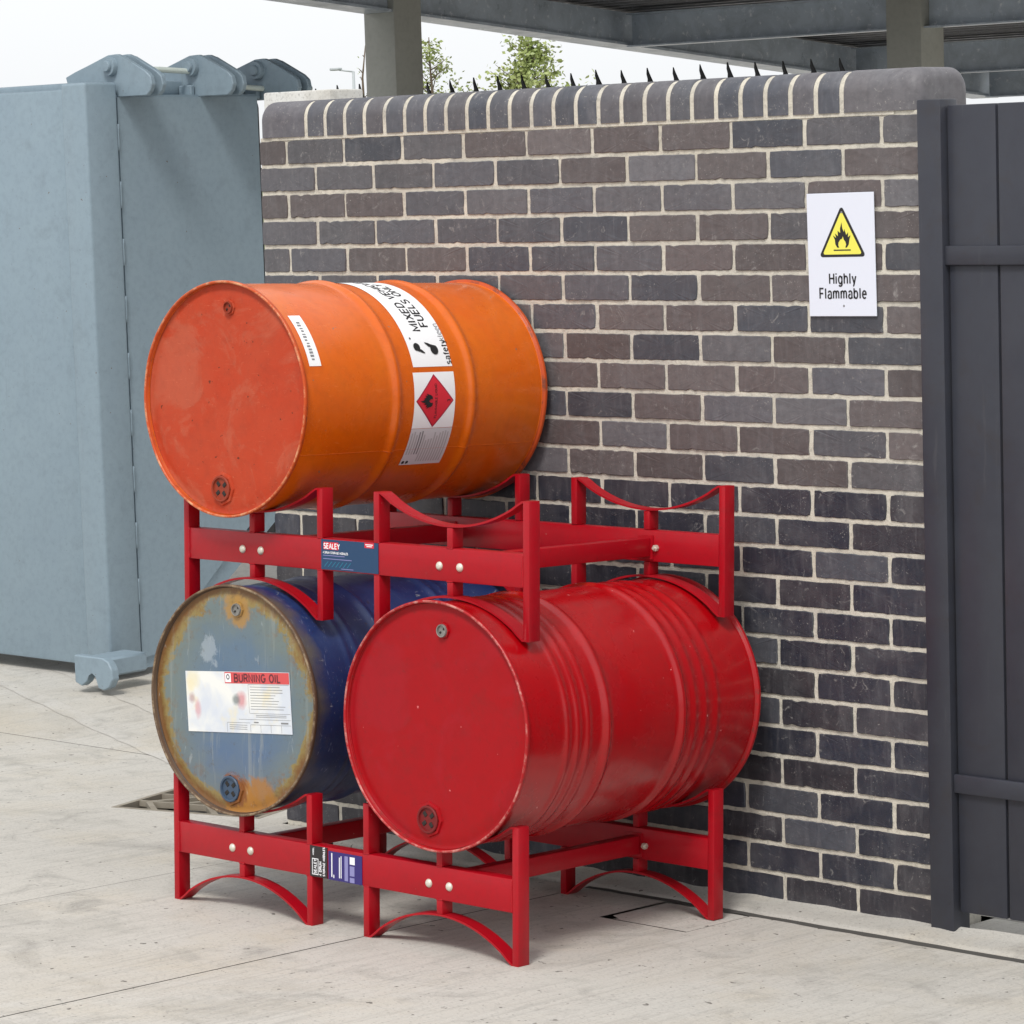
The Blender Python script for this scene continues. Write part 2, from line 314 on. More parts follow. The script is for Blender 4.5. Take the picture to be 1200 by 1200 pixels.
def add_tube(bm, pts, r, seg=8):
    rings = []
    for i, p in enumerate(pts):
        p = Vector(p); t = (Vector(pts[min(i + 1, len(pts) - 1)]) - Vector(pts[max(i - 1, 0)])).normalized()
        u = t.cross(Vector((0, 0, 1))) if abs(t.z) < 0.95 else t.cross(Vector((1, 0, 0))); u.normalize(); w = t.cross(u)
        rr = r[i] if isinstance(r, (list, tuple)) else r
        rings.append([bm.verts.new(p + rr * (math.cos(2 * math.pi * k / seg) * u + math.sin(2 * math.pi * k / seg) * w)) for k in range(seg)])
    for a, b in zip(rings, rings[1:]):
        for k in range(seg): bm.faces.new((a[k], a[(k + 1) % seg], b[(k + 1) % seg], b[k]))
    bm.faces.new(rings[0]); bm.faces.new(rings[-1][::-1])
def arc(cx, cy, rx, ry, a0, a1, n=10):
    return [(cx + rx * math.cos(math.radians(a0 + (a1 - a0) * i / n)), cy + ry * math.sin(math.radians(a0 + (a1 - a0) * i / n))) for i in range(n + 1)]
XH = 0.73
GLY = {   # advance, strokes on a cap height of 1
    'A': (.68, [[(0, 0), (.31, 1), (.62, 0)], [(.11, .34), (.51, .34)]]), 'B': (.66, [[(.02, .5), (.34, .5)] + arc(.34, .25, .23, .25, 90, -90) + [(.02, 0), (.02, 1), (.32, 1)] + arc(.32, .75, .21, .25, 90, -90)]),
    'C': (.70, [arc(.32, .5, .31, .5, 45, 315, 16)]), 'D': (.70, [[(.02, 0), (.02, 1), (.28, 1)] + arc(.28, .5, .33, .5, 90, -90, 14) + [(.02, 0)]]),
    'E': (.60, [[(.52, 0), (.02, 0), (.02, 1), (.52, 1)], [(.06, .52), (.48, .52)]]), 'F': (.56, [[(.02, 0), (.02, 1), (.50, 1)], [(.06, .5), (.45, .5)]]),
    'G': (.74, [arc(.33, .5, .32, .5, 45, 270, 14) + arc(.33, .5, .32, .5, 280, 350, 5) + [(.65, .46), (.38, .46)]]), 'H': (.68, [[(.02, 0), (.02, 1)], [(.58, 0), (.58, 1)], [(.06, .52), (.54, .52)]]),
    'I': (.22, [[(.06, 0), (.06, 1)]]), 'L': (.54, [[(.02, 1), (.02, 0), (.50, 0)]]), 'M': (.80, [[(.02, 0), (.02, 1), (.36, .2), (.70, 1), (.70, 0)]]),
    'N': (.70, [[(.02, 0), (.02, 1), (.58, 0), (.58, 1)]]), 'O': (.76, [arc(.34, .5, .33, .5, 0, 360, 24)]), 'Q': (.76, [arc(.34, .5, .33, .5, 0, 360, 24), [(.42, .22), (.66, -.04)]]),
    'R': (.67, [[(.02, 0), (.02, 1), (.33, 1)] + arc(.33, .75, .23, .25, 90, -90) + [(.06, .5)], [(.34, .46), (.58, 0)]]), 'S': (.64, [arc(.29, .745, .25, .255, 35, 265, 10) + arc(.29, .255, .27, .255, 85, -150, 10)]),
    'T': (.60, [[(0, 1), (.56, 1)], [(.28, 0), (.28, .95)]]), 'U': (.68, [[(.02, 1), (.02, .3)] + arc(.30, .3, .28, .3, 180, 360, 12) + [(.58, 1)]]), 'V': (.64, [[(0, 1), (.30, 0), (.60, 1)]]),
    'X': (.64, [[(0, 0), (.58, 1)], [(0, 1), (.58, 0)]]), 'Y': (.62, [[(0, 1), (.29, .48), (.58, 1)], [(.29, 0), (.29, .44)]]), '3': (.58, [arc(.25, .75, .22, .25, 150, -80, 10) + arc(.25, .25, .25, .25, 80, -150, 10)]),
    '4': (.58, [[(.38, 0), (.38, 1), (.0, .3), (.54, .3)]]),
    'a': (.56, [arc(.23, .52, .2, .21, 160, 0, 8) + [(.43, .1), (.49, .0)], arc(.22, .2, .21, .2, 80, 330, 12)]), 'b': (.58, [[(.02, 0), (.02, 1)], arc(.25, XH / 2, .22, XH / 2, 160, -160, 16)]),
    'e': (.57, [[(.06, .39), (.47, .39)] + arc(.25, XH / 2, .23, XH / 2, 5, 315, 18)]), 'f': (.32, [arc(.27, .82, .15, .18, 80, 180, 5) + [(.12, 0)], [(0, XH), (.28, XH)]]),
    'g': (.58, [arc(.23, XH / 2, .22, XH / 2, 20, 340, 16), [(.45, XH)] + [(.45, .0)] + arc(.23, -.05, .22, .2, 0, -150, 8)]), 'h': (.56, [[(.02, 0), (.02, 1)], [(.05, .46)] + arc(.23, .50, .2, .23, 150, 0, 8) + [(.43, 0)]]),
    'i': (.22, [[(.06, 0), (.06, XH)], [(.06, .9), (.06, 1.02)]]), 'k': (.52, [[(.02, 0), (.02, 1)], [(.42, XH), (.06, .34)], [(.18, .44), (.45, 0)]]), 'l': (.22, [[(.06, 0), (.06, 1)]]),
    'm': (.86, [[(.02, 0), (.02, XH)], [(.05, .46)] + arc(.2, .52, .17, .21, 150, 0, 8) + [(.37, 0)], [(.40, .46)] + arc(.55, .52, .17, .21, 150, 0, 8) + [(.72, 0)]]),
    'n': (.56, [[(.02, 0), (.02, XH)], [(.05, .46)] + arc(.23, .50, .2, .23, 150, 0, 8) + [(.43, 0)]]), 's': (.50, [arc(.21, .55, .18, .18, 35, 265, 8) + arc(.21, .19, .19, .19, 85, -150, 8)]),
    't': (.32, [[(.12, .95), (.12, .12)] + arc(.2, .1, .08, .1, 180, 280, 4), [(0, XH), (.28, XH)]]), 'y': (.52, [[(0, XH), (.23, .0)], [(.46, XH), (.20, -.12)] + arc(.08, -.1, .12, .14, -20, -90, 4)]), ' ': (.32, []),
}
def ribbon(pts, w):
    vs = []; n = len(pts); closed = (abs(pts[0][0] - pts[-1][0]) + abs(pts[0][1] - pts[-1][1])) < 1e-4
    for i in range(n):
        p = Vector(pts[i]); a = Vector(pts[i - 1] if i else (pts[-2] if closed else pts[0])); b = Vector(pts[i + 1] if i < n - 1 else (pts[1] if closed else pts[-1]))
        d0 = (p - a).normalized() if (p - a).length > 1e-6 else (b - p).normalized(); d1 = (b - p).normalized() if (b - p).length > 1e-6 else d0
        n0 = Vector((-d0.y, d0.x)); n1 = Vector((-d1.y, d1.x)); m = n0 + n1
        m = n0 if m.length < 1e-4 else m.normalized(); k = min(1.9, 1.0 / max(0.3, m.dot(n0)))
        vs += [tuple(p + m * w / 2 * k), tuple(p - m * w / 2 * k)]
    return vs, [(2 * i, 2 * i + 1, 2 * i + 3, 2 * i + 2) for i in range(n - 1)]
def text_geo(body, size, align='LEFT', bold=0.0, spacing=1.0, weight=0.13, xs=1.0):
    """mono-line sans lettering; size = cap height / 0.72, vertically centred on the capitals"""
    h = size * 0.72; x = 0.0; geos = []
    for ch in body:
        adv, st = GLY[ch]
        for pts in st: geos.append(ribbon([((x + px_ * xs) * h, (py_ - 0.5) * h) for px_, py_ in pts], weight * h))
        x += (adv * xs + 0.02 + weight * 0.75) * spacing
    x -= 0.02 + weight * 0.75
    dx = -x * h / 2 if align == 'CENTER' else 0
    return shift(merge(*geos), dx, 0)
def put(name, geo, mapf, mat, parent):
    vs, fs = geo
    return data_obj(name, [mapf(*v) for v in vs], fs, mat, parent)
def rect_geo(x0, x1, y0, y1, nx=1, ny=1):
    vs = [(x0 + (x1 - x0) * i / nx, y0 + (y1 - y0) * j / ny) for j in range(ny + 1) for i in range(nx + 1)]
    fs = [(j * (nx + 1) + i, j * (nx + 1) + i + 1, (j + 1) * (nx + 1) + i + 1, (j + 1) * (nx + 1) + i) for j in range(ny) for i in range(nx)]
    return vs, fs
def poly_geo(loops, sub=0.0):
    tris = tessellate_polygon([[Vector((x, y, 0)) for x, y in l] for l in loops])
    vs = [p for l in loops for p in l]
    return vs, [tuple(t) for t in tris]
def merge(*geos):
    V, F = [], []
    for vs, fs in geos:
        o = len(V); V += vs; F += [tuple(i + o for i in f) for f in fs]
    return V, F
def shift(geo, dx, dy, s=1.0):
    return [(x * s + dx, y * s + dy) for x, y in geo[0]], geo[1]

# ------------------------------------------------------------------ ground
def gz(y): return -0.045 * min(y, 0.6)
def sheet(name, loops, mat, parent, dz=0.0):
    vs, fs = poly_geo(loops)
    bm = bmesh.new(); bv = [bm.verts.new((x, y, gz(y) + dz)) for x, y in vs]
    for f in fs:
        try: bm.faces.new([bv[i] for i in f])
        except ValueError: pass
    for f in bm.faces:
        f.normal_update()
        if f.normal.z < 0: f.normal_flip()
    return mesh_obj(name, bm, mat, parent, keep=True)
bm = bmesh.new()                      # base sheet to the horizon, below the slabs
bv = [bm.verts.new(p) for p in ((-900, -900, 40.42), (900, -900, 40.42), (900, 0.3, -0.08), (-900, 0.3, -0.08), (900, 900, -0.08), (-900, 900, -0.08))]
for v in bv[:2]: v.co = (v.co.x, -30, 1.26)
w0 = [bm.verts.new((-900, -900, 1.26)), bm.verts.new((900, -900, 1.26))]
bm.faces.new((bv[0], bv[1], bv[2], bv[3])); bm.faces.new((bv[3], bv[2], bv[4], bv[5])); bm.faces.new((w0[0], w0[1], bv[1], bv[0]))
ground = mesh_obj('ground', bm, 'dark_earth'); ground['kind'] = 'structure'
# grate opening
ga = Vector((0.95, 0.31)).normalized(); gb = Vector((-ga.y, ga.x)); g0 = Vector((-2.838, -0.149)); GW, GD = 0.50, 0.43
gc = [g0, g0 + ga * GW, g0 + ga * GW + gb * GD, g0 + gb * GD]
hole = [(p.x, p.y) for p in gc]
J = 0.0024
y_edge = -0.143
HX0, HX1, HY0, HY1 = -3.3, -2.26, -0.3, 0.6
bm = bmesh.new()
def quad(pts):
    vs = [bm.verts.new((x, y, gz(y))) for x, y in pts]; f = bm.faces.new(vs); f.normal_update()
    if f.normal.z < 0: f.normal_flip()
quad([(-60, -9), (HX0, -9), (HX0, HY1), (-60, HY1)]); quad([(HX0, -9), (HX1, -9), (HX1, HY0), (HX0, HY0)]); quad([(HX1, -9), (-1.9312, -9), (-1.9312, 0.0), (HX1, 0.0)])
oc = [(HX0, HY0), (HX1, HY0), (HX1, HY1), (HX0, HY1)]
for i in range(4): quad([oc[i], oc[(i + 1) % 4], hole[(i + 1) % 4], hole[i]])
bmesh.ops.remove_doubles(bm, verts=bm.verts[:], dist=1e-5)
mesh_obj('concrete_slab', bm, 'concrete', ground, keep=True)
sheet('concrete_slab', [[(-1.93 + 0.0012, -9), (-0.985 - J, -9), (-0.985 - J, y_edge), (-1.93 + 0.0012, y_edge)]], 'concrete', ground)
CX0, CX1, CY0 = -0.706, -0.448, -0.386
sheet('concrete_slab', [[(-0.985 + J, -9), (12, -9), (12, y_edge), (CX1 + 0.008, y_edge), (CX1 + 0.008, CY0 - 0.013), (CX0 - 0.008, CY0 - 0.013), (CX0 - 0.008, y_edge), (-0.985 + J, y_edge)]], 'concrete', ground)
sheet('access_cover', [[(CX0 + 0.025, CY0), (CX1, CY0), (CX1, y_edge), (CX0, y_edge), (CX0, CY0 + 0.03), (CX0 + 0.035, CY0 + 0.012)]], 'concrete', ground, -0.002)
bm = bmesh.new()
quad([(-60, 0.604), (-2.26, 0.604), (-2.26, 40), (-60, 40)]); quad([(-2.256, 0.24), (12, 0.24), (12, 40), (-2.256, 40)]); quad([(0.02, 0.012), (12, 0.012), (12, 0.236), (0.02, 0.236)])
mesh_obj('rear_slab', bm, 'concrete', ground, keep=True)
# mortar haunch between brick base and slab
vs, fs = [], []
NX = 160
for i in range(NX + 1):
    x = -1.93 + (12 + 1.93) * (i / NX) ** 1.6
    rj = lambda s: random.uniform(-s, s)
    for y, z in ((y_edge + 0.024, -0.03), (y_edge + 0.026 + rj(0.004), 0.0075 + rj(0.0015)), (-0.09, 0.012 + rj(0.002)), (-0.05, 0.014 + rj(0.002)), (-0.012, 0.016 + rj(0.003)), (0.01, 0.022 + rj(0.004))):
        vs.append((x, y, z))
for i in range(NX):
    for k in range(5): fs.append((i * 6 + k, (i + 1) * 6 + k, (i + 1) * 6 + k + 1, i * 6 + k + 1))
data_obj('mortar_haunch', vs, fs, 'strip', ground, smooth=True)
# pale worn bands in the yard concrete
for off in (0.0, 0.30):
    a = Vector((-6.2, 1.74 + off)); b = Vector((-3.0, 0.42 + off))
    nrm = (b - a).normalized(); nrm = Vector((-nrm.y, nrm.x)) * 0.035
    vs, fs = [], []
    for i in range(41):
        p = a.lerp(b, i / 40)
        for sg_ in (-1, 1):
            t = p + nrm * sg_ * random.uniform(0.8, 1.2); vs.append((t.x, t.y, gz(t.y) + 0.0015))
    for i in range(40): fs.append((2 * i, 2 * i + 2, 2 * i + 3, 2 * i + 1))
    data_obj('joint_band', vs, fs, 'band', ground)
vs, fs = [], []                       # dark strip colouring in the shadow line where the slab meets the wall haunch
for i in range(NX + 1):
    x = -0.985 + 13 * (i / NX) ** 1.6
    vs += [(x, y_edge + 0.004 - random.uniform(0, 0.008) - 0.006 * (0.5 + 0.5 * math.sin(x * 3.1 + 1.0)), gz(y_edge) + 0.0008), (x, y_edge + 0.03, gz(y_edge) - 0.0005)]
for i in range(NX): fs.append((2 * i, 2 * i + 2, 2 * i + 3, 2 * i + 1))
data_obj('joint_shadow_line', vs, fs, 'dark_earth', ground)
far = data_obj('far_ground', [(-900, 40.01, -0.03), (900, 40.01, -0.03), (900, 900, -0.03), (-900, 900, -0.03)], [(0, 1, 2, 3)], 'grass'); far['kind'] = 'structure'

# drain grate: iron frame, diagonal bars over a dark pit
gr = empty('drain_grate', (g0.x + ga.x * GW / 2 + gb.x * GD / 2, g0.y + ga.y * GW / 2 + gb.y * GD / 2, 0), 'worn cast iron drain grate with slanting bars set in the concrete', 'drain grate')
gr.rotation_mode = 'QUATERNION'; gr.location.z = gz(gr.location.y) - 0.003
gr.rotation_quaternion = (Matrix.Rotation(-math.atan(0.045), 3, 'X') @ Matrix.Rotation(math.atan2(ga.y, ga.x), 3, 'Z')).to_quaternion()
def gbar(name, x0, y0, x1, y1, w, z0, z1, mat='iron'):
    d = Vector((x1 - x0, y1 - y0, 0)); L = d.length; d.normalize(); n = Vector((-d.y, d.x, 0)) * w / 2
    bm = bmesh.new(); a, b = Vector((x0, y0, 0)), Vector((x1, y1, 0))
    add_prism(bm, [a - n, b - n, b + n, a + n], z0, z1, lambda p, z: Vector((p.x, p.y, z)))
    return mesh_obj(name, bm, mat, gr)
hw, hd = GW / 2, GD / 2
bm = bmesh.new(); add_box(bm, -hw, hw, -hd, hd, -0.30, -0.10); mesh_obj('pit', bm, 'pit', gr)
for x0, y0, x1, y1 in ((-hw, -hd + .008, hw, -hd + .008), (-hw, hd - .008, hw, hd - .008)): gbar('frame_bar', x0, y0, x1, y1, 0.016, -0.05, 0.004)
for s_ in (-1, 1): gbar('frame_bar', s_ * (hw - .008), -hd + .0165, s_ * (hw - .008), hd - .0165, 0.016, -0.05, 0.004)
rows = 3; rh = (GD - 0.034) / rows
for r in range(rows):                   # slanting bars in alternating rows over a dark gully
    y0 = -hd + 0.017 + r * rh; y1 = y0 + rh - 0.013
    sl_ = 0.09 if r % 2 else -0.09
    for i in range(4):
        x = -hw + 0.095 + i * 0.103
        gbar('bar', x - sl_ / 2, y0, x + sl_ / 2, y1, 0.018, -0.012, 0.002)
    if r < rows - 1: gbar('cross_bar', -hw + .0165, y1 + 0.0065, hw - .0165, y1 + 0.0065, 0.013, -0.014, 0.003)

# ------------------------------------------------------------------ brick wall
ZJ = 1.958                               # bed joint under the coping
wall = empty('brick_wall', (-1.12, 0.1, 0), 'dark blue and brown engineering brick wall with bullnose coping', 'wall')
wloc = Vector((-1.12, 0.1, 0))
def wbox(name, x0, x1, y0, y1, z0, z1, mat):
    return box(name, x0 - wloc.x, x1 - wloc.x, y0 - wloc.y, y1 - wloc.y, z0, z1, mat, wall)
wbox('mortar_core', -2.2375, -0.0025, 0.0035, 0.211, -0.1, 1.9625, 'mortar')
def brick_mesh(L, H, D, seed):
    """uneven-edged brick, front at y=0, centred in x and z"""
    rng = random.Random(seed); pts = []
    nx, nz = max(3, int(L / 0.0135)), 4
    for i in range(nx): pts.append((-L / 2 + L * i / nx, -H / 2, 0))
    for i in range(nz): pts.append((L / 2, -H / 2 + H * i / nz, 1))
    for i in range(nx): pts.append((L / 2 - L * i / nx, H / 2, 0))
    for i in range(nz): pts.append((-L / 2, H / 2 - H * i / nz, 1))
    out_, inn = [], []
    for x, z, _ in pts:
        jx, jz = rng.uniform(-.0013, .0007), rng.uniform(-.0013, .0007)
        sx = 1 if x > 0 else -1; sz = 1 if z > 0 else -1
        cx = abs(abs(x) - L / 2) < 1e-6; cz = abs(abs(z) - H / 2) < 1e-6
        k = 0.0012 if (cx and cz) else 0.0
        chip = rng.random() < 0.03
        c = rng.uniform(0.0015, 0.0035) if chip else 0
        ox = x + (sx * (jx - c) if cx else rng.uniform(-.001, .001)) - sx * k; oz = z + (sz * (jz - c) if cz else 0) - sz * k
        out_.append((ox, oz)); inn.append((ox - (sx * 0.0016 if cx else 0), oz - (sz * 0.0016 if cz else 0)))
    bm = bmesh.new(); n = len(pts)
    tilt = rng.uniform(-.0012, .0012), rng.uniform(-.0015, .0015)
    fy = lambda x, z: rng.uniform(-.0004, .0004) + tilt[0] * x / L * 2 + tilt[1] * z / H
    A = [bm.verts.new((x, fy(x, z), z)) for x, z in inn]
    B = [bm.verts.new((x, 0.0014, z)) for x, z in out_]
    Cc = [bm.verts.new((x, D, z)) for x, z in out_]
    cen = bm.verts.new((0, 0, 0))
    for i in range(n):
        j = (i + 1) % n
        bm.faces.new((A[j], A[i], cen)); bm.faces.new((A[i], A[j], B[j], B[i])); bm.faces.new((B[i], B[j], Cc[j], Cc[i]))
    bm.faces.new(Cc)
    bmesh.ops.recalc_face_normals(bm, faces=bm.faces[:])
    me = bpy.data.meshes.new('brick'); bm.to_mesh(me); bm.free(); me.materials.append(M['brick']); return me
FULL = [brick_mesh(0.215, 0.0645, 0.095, s) for s in range(14)]
HALF = [brick_mesh(0.102, 0.0645, 0.095, 50 + s) for s in range(6)]
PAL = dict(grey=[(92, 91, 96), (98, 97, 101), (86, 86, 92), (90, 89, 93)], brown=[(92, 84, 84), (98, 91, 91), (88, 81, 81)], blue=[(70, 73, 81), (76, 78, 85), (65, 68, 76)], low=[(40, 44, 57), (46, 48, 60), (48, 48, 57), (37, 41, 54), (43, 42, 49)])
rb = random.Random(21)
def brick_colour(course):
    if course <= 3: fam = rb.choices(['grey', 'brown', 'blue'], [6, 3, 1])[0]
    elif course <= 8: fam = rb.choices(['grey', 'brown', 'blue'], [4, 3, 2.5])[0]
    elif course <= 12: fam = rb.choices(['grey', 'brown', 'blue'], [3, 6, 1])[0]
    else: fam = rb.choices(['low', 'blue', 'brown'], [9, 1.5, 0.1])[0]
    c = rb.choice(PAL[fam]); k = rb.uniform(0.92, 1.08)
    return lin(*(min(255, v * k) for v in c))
def place_brick(me, x, z, col, name='brick'):
    o = bpy.data.objects.new(name, me); COL.objects.link(o); o.parent = wall
    o.location = Vector((x, rb.uniform(-0.0012, 0.0012), z)) - wloc; o.color = col
    o.rotation_euler = (0, rb.uniform(-.004, .004), 0); return o
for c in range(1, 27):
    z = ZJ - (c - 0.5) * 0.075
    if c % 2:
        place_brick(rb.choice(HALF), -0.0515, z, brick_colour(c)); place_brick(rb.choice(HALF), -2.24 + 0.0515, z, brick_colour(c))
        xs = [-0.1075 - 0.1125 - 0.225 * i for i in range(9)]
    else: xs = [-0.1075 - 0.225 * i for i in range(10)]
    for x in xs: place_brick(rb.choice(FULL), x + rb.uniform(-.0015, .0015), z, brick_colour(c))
# hidden rear leaf (joined)
bm = bmesh.new()
for c in range(1, 27):
    z = ZJ - (c - 0.5) * 0.075
    xs = [-0.1075 - 0.225 * i for i in range(10)] if c % 2 else [-0.22 - 0.225 * i for i in range(9)]
    for x in xs: add_box(bm, x - 0.1075 - wloc.x, x + 0.1075 - wloc.x, 0.12 - wloc.y, 0.2145 - wloc.y, z - 0.0325, z + 0.0325)
o = mesh_obj('rear_bricks', bm, 'brick', wall); o['kind'] = 'stuff'; o.color = lin(70, 70, 78)
# bullnose coping
def coping(x0, x1, col, round_ends=0):
    R_ = 0.052; z0, z1 = ZJ + 0.005, ZJ + 0.105; ya, yb = -0.002, 0.217
    prof = [(ya, z0)] + [(ya + R_ - R_ * math.cos(a), z1 - R_ + R_ * math.sin(a)) for a in [i * math.pi / 16 for i in range(9)]]
    prof += [(yb - R_ + R_ * math.sin(a), z1 - R_ + R_ * math.cos(a)) for a in [i * math.pi / 16 for i in range(9)]] + [(yb, z0)]
    xs = [x0 + 0.0015, x0 + 0.004]; ins = [0.0015, 0]
    n = 3 if x1 - x0 < 0.1 else 8
    for i in range(1, n): xs.append(x0 + (x1 - x0) * i / n); ins.append(0)
    xs += [x1 - 0.004, x1 - 0.0015]; ins += [0, 0.0015]
    if round_ends:
        k = 7; rr = 0.03
        e = [(rr - rr * math.sin(i * math.pi / 2 / k), rr - rr * math.cos(i * math.pi / 2 / k)) for i in range(k + 1)]   # (inset, dx)
        if round_ends > 0:
            xs = [x for x in xs if x < x1 - rr] + [x1 - d for _, d in reversed(e)]; ins = ins[:len([x for x in xs if x < x1 - rr])]; ins = ins + [0] * (len(xs) - len(ins) - len(e)) + [i for i, _ in reversed(e)]
        else:
            t = [x for x in xs if x > x0 + rr]; xs = [x0 + d for _, d in e] + t; ins = [i for i, _ in e] + [0] * (len(t) - 1) + [0.0015]
    bm = bmesh.new(); rows = []; cy = (ya + yb) / 2
    for x, i_ in zip(xs, ins):
        rows.append([bm.verts.new((x - wloc.x, cy + (y - cy) * (1 - i_ / 0.11) + rb.uniform(-.0006, .0006) - wloc.y, z - i_ * (z - z0) / (z1 - z0))) for y, z in prof])
    for a, b in zip(rows, rows[1:]):
        for k in range(len(prof) - 1): bm.faces.new((a[k], b[k], b[k + 1], a[k + 1]))
        bm.faces.new((a[-1], b[-1], b[0], a[0]))
    bm.faces.new(rows[0]); bm.faces.new(rows[-1][::-1])
    o = mesh_obj('coping_brick', bm, 'brick', wall, smooth=True, angle=45); o.color = col
def cop():
    k = rb.uniform(0.93, 1.07); return lin(*(v * k for v in rb.choice([(84, 85, 92), (78, 80, 88), (88, 86, 91), (74, 77, 86)])))
coping(-0.215, 0.002, lin(102, 100, 104), 1); coping(-2.242, -2.055, lin(96, 94, 100), -1)
pitch = (2.055 - 0.215 - 0.010) / 24
for i in range(24):
    x0 = -2.055 + 0.010 + i * pitch
    coping(x0 + 0.0005, x0 + pitch - 0.0105, cop())
# mortar joints of the coping: slightly recessed bullnose fins
R_ = 0.049; z0, z1 = ZJ - 0.004, ZJ + 0.1025; ya, yb = 0.001, 0.214
prof = [(ya, z0)] + [(ya + R_ - R_ * math.cos(a), z1 - R_ + R_ * math.sin(a)) for a in [i * math.pi / 16 for i in range(9)]]
prof += [(yb - R_ + R_ * math.sin(a), z1 - R_ + R_ * math.cos(a)) for a in [i * math.pi / 16 for i in range(9)]] + [(yb, z0)]
bm = bmesh.new(); add_prism(bm, prof, -2.19 - wloc.x, -0.07 - wloc.x, lambda p, x: Vector((x, p[0] - wloc.y, p[1])))
mesh_obj('coping_mortar', bm, 'mortar', wall, smooth=True, angle=45)

# ------------------------------------------------------------------ pale rendered wall behind, gate at the right end
o = box('rendered_wall', -2.66, -2.375, 0.42, 0.56, -0.05, 2.105, 'pale', bev=0.006)
tag(o, 'pale rendered low wall standing right behind the brick wall', 'wall')
gt = empty('steel_gate', (0.5, 0.0, 0), 'dark painted steel gate beyond the end of the brick wall', 'gate')
for x0, x1 in ((-0.492, -0.425), (0.70, 0.76)): box('gate_post', x0, x1, -0.02, 0.05, 0.0, 1.985, 'gate', gt, 0.004)
for z in (0.35, 1.60): box('hinge', -0.425, -0.20, -0.012, -0.0005, z, z + 0.045, 'gate', gt, 0.003)
for i in range(8): box('gate_board', -0.42 + i * 0.139, -0.42 + i * 0.139 + 0.133, 0.0, 0.024, 0.06, 1.97, 'gate', gt, 0.003)

# ------------------------------------------------------------------ hazard sign on the wall
sg = empty('warning_sign', (-0.2255, -0.0035, 1.626), 'white warning sign with yellow flame triangle reading Highly Flammable on brick wall', 'sign')
SWh, SHh = 0.099, 0.1475
bm = bmesh.new(); add_box(bm, -SWh, SWh, -0.003, 0.0, -SHh, SHh, 0.0008, 1); mesh_obj('plate', bm, 'sign', sg)
sg.rotation_euler = (0, math.radians(-0.5), 0)
smap = lambda d: (lambda x, y: (x, -0.003 - d, y))
def rtri(w, h, cx, cy, r):
    P3 = [Vector((cx - w / 2, cy - h / 3)), Vector((cx + w / 2, cy - h / 3)), Vector((cx, cy + 2 * h / 3))]; out_ = []
    for i in range(3):
        p, a, b = P3[i], P3[i - 1], P3[(i + 1) % 3]
        da, db = (a - p).normalized(), (b - p).normalized()
        bis = (da + db).normalized(); half = math.acos(max(-1, min(1, da.dot(db)))) / 2
        c = p + bis * (r / math.sin(half)); s0 = c - p
        a0 = math.atan2(*(reversed((p + da * (r / math.tan(half)) - c)))); a1 = math.atan2(*(reversed((p + db * (r / math.tan(half)) - c))))
        while a1 < a0: a1 += 2 * math.pi
        if a1 - a0 > math.pi: a1 -= 2 * math.pi
        out_ += [(c.x + r * math.cos(a0 + (a1 - a0) * k / 6), c.y + r * math.sin(a0 + (a1 - a0) * k / 6)) for k in range(7)]
    return out_
put('triangle_border', poly_geo([rtri(0.138, 0.124, 0.004, 0.036, 0.006)]), smap(0.0004), 'ink', sg)
put('triangle_field', poly_geo([rtri(0.116, 0.104, 0.004, 0.0355, 0.004)]), smap(0.0008), 'yellow', sg)
FLAME = [(-.30, .0), (-.42, .18), (-.44, .40), (-.55, .62), (-.36, .50), (-.42, .72), (-.24, .58), (-.26, .86), (-.10, .74), (-.10, .98), (.0, 1.28), (.04, .98), (.14, .78), (.16, .95), (.28, .64), (.40, .78), (.38, .52), (.54, .62), (.46, .36), (.42, .16), (.30, .0), (.20, .0), (.26, .16), (.20, .32), (.12, .40), (.06, .58), (.0, .44), (-.10, .42), (-.22, .26), (-.24, .12), (-.18, .0)]
put('flame_symbol', shift(poly_geo([FLAME]), 0.004, 0.017, 0.047), smap(0.0012), 'ink', sg)
put('flame_symbol', rect_geo(-0.021, 0.029, 0.0095, 0.0125), smap(0.0012), 'ink', sg)
put('lettering', merge(shift(text_geo('Highly', 0.0335, 'CENTER', weight=0.165, xs=0.92), 0.003, -0.057), shift(text_geo('Flammable', 0.0335, 'CENTER', weight=0.165, xs=0.92), 0.003, -0.0925)), smap(0.0006), 'ink', sg)
for z in (0.101, -0.1225):
    vs, fs = lathe([(0.0, -0.0012), (0.0022, -0.0010), (0.003, 0.0)], 16)
    data_obj('screw', [(x + 0.004, y - 0.003, zz + z) for x, y, zz in vs], fs, 'grey_ink', sg)

# ------------------------------------------------------------------ drum racks
K = 0.975
RW, TW, T_, RH, R0, R1, RD, UB, UC = 1.216 * K, 0.0197 * K, 0.0391 * K, 0.3291 * K, 0.1254 * K, 0.2055 * K, 0.7638 * K, 0.5193 * K, 0.70 * K
UM = (UB / 2, (UC + RW) / 2)
def strip_path(ua, ub, top):
    um = (ua + ub) / 2; h = (ub - ua) / 2 - TW - 0.004
    sag = 0.067 if top else 0.084; Rc = (h * h + sag * sag) / (2 * sag); pts = []
    sgn = -1 if top else 1; base = RH + 0.0005 if top else -0.0005
    pts.append((ua + 0.001, base)); pts.append((um - h - 0.006, base))
    for i in range(29):
        x = -h + 2 * h * i / 28; d = sag - (Rc - math.sqrt(Rc * Rc - x * x))
        e = min(1.0, (h - abs(x)) / (0.12 * h)); d *= (e * e * (3 - 2 * e)) * 0.35 + 0.65 if e < 1 else 1
        pts.append((um + x, base + sgn * d))
    pts.append((um + h + 0.006, base)); pts.append((ub - 0.001, base))
    return pts
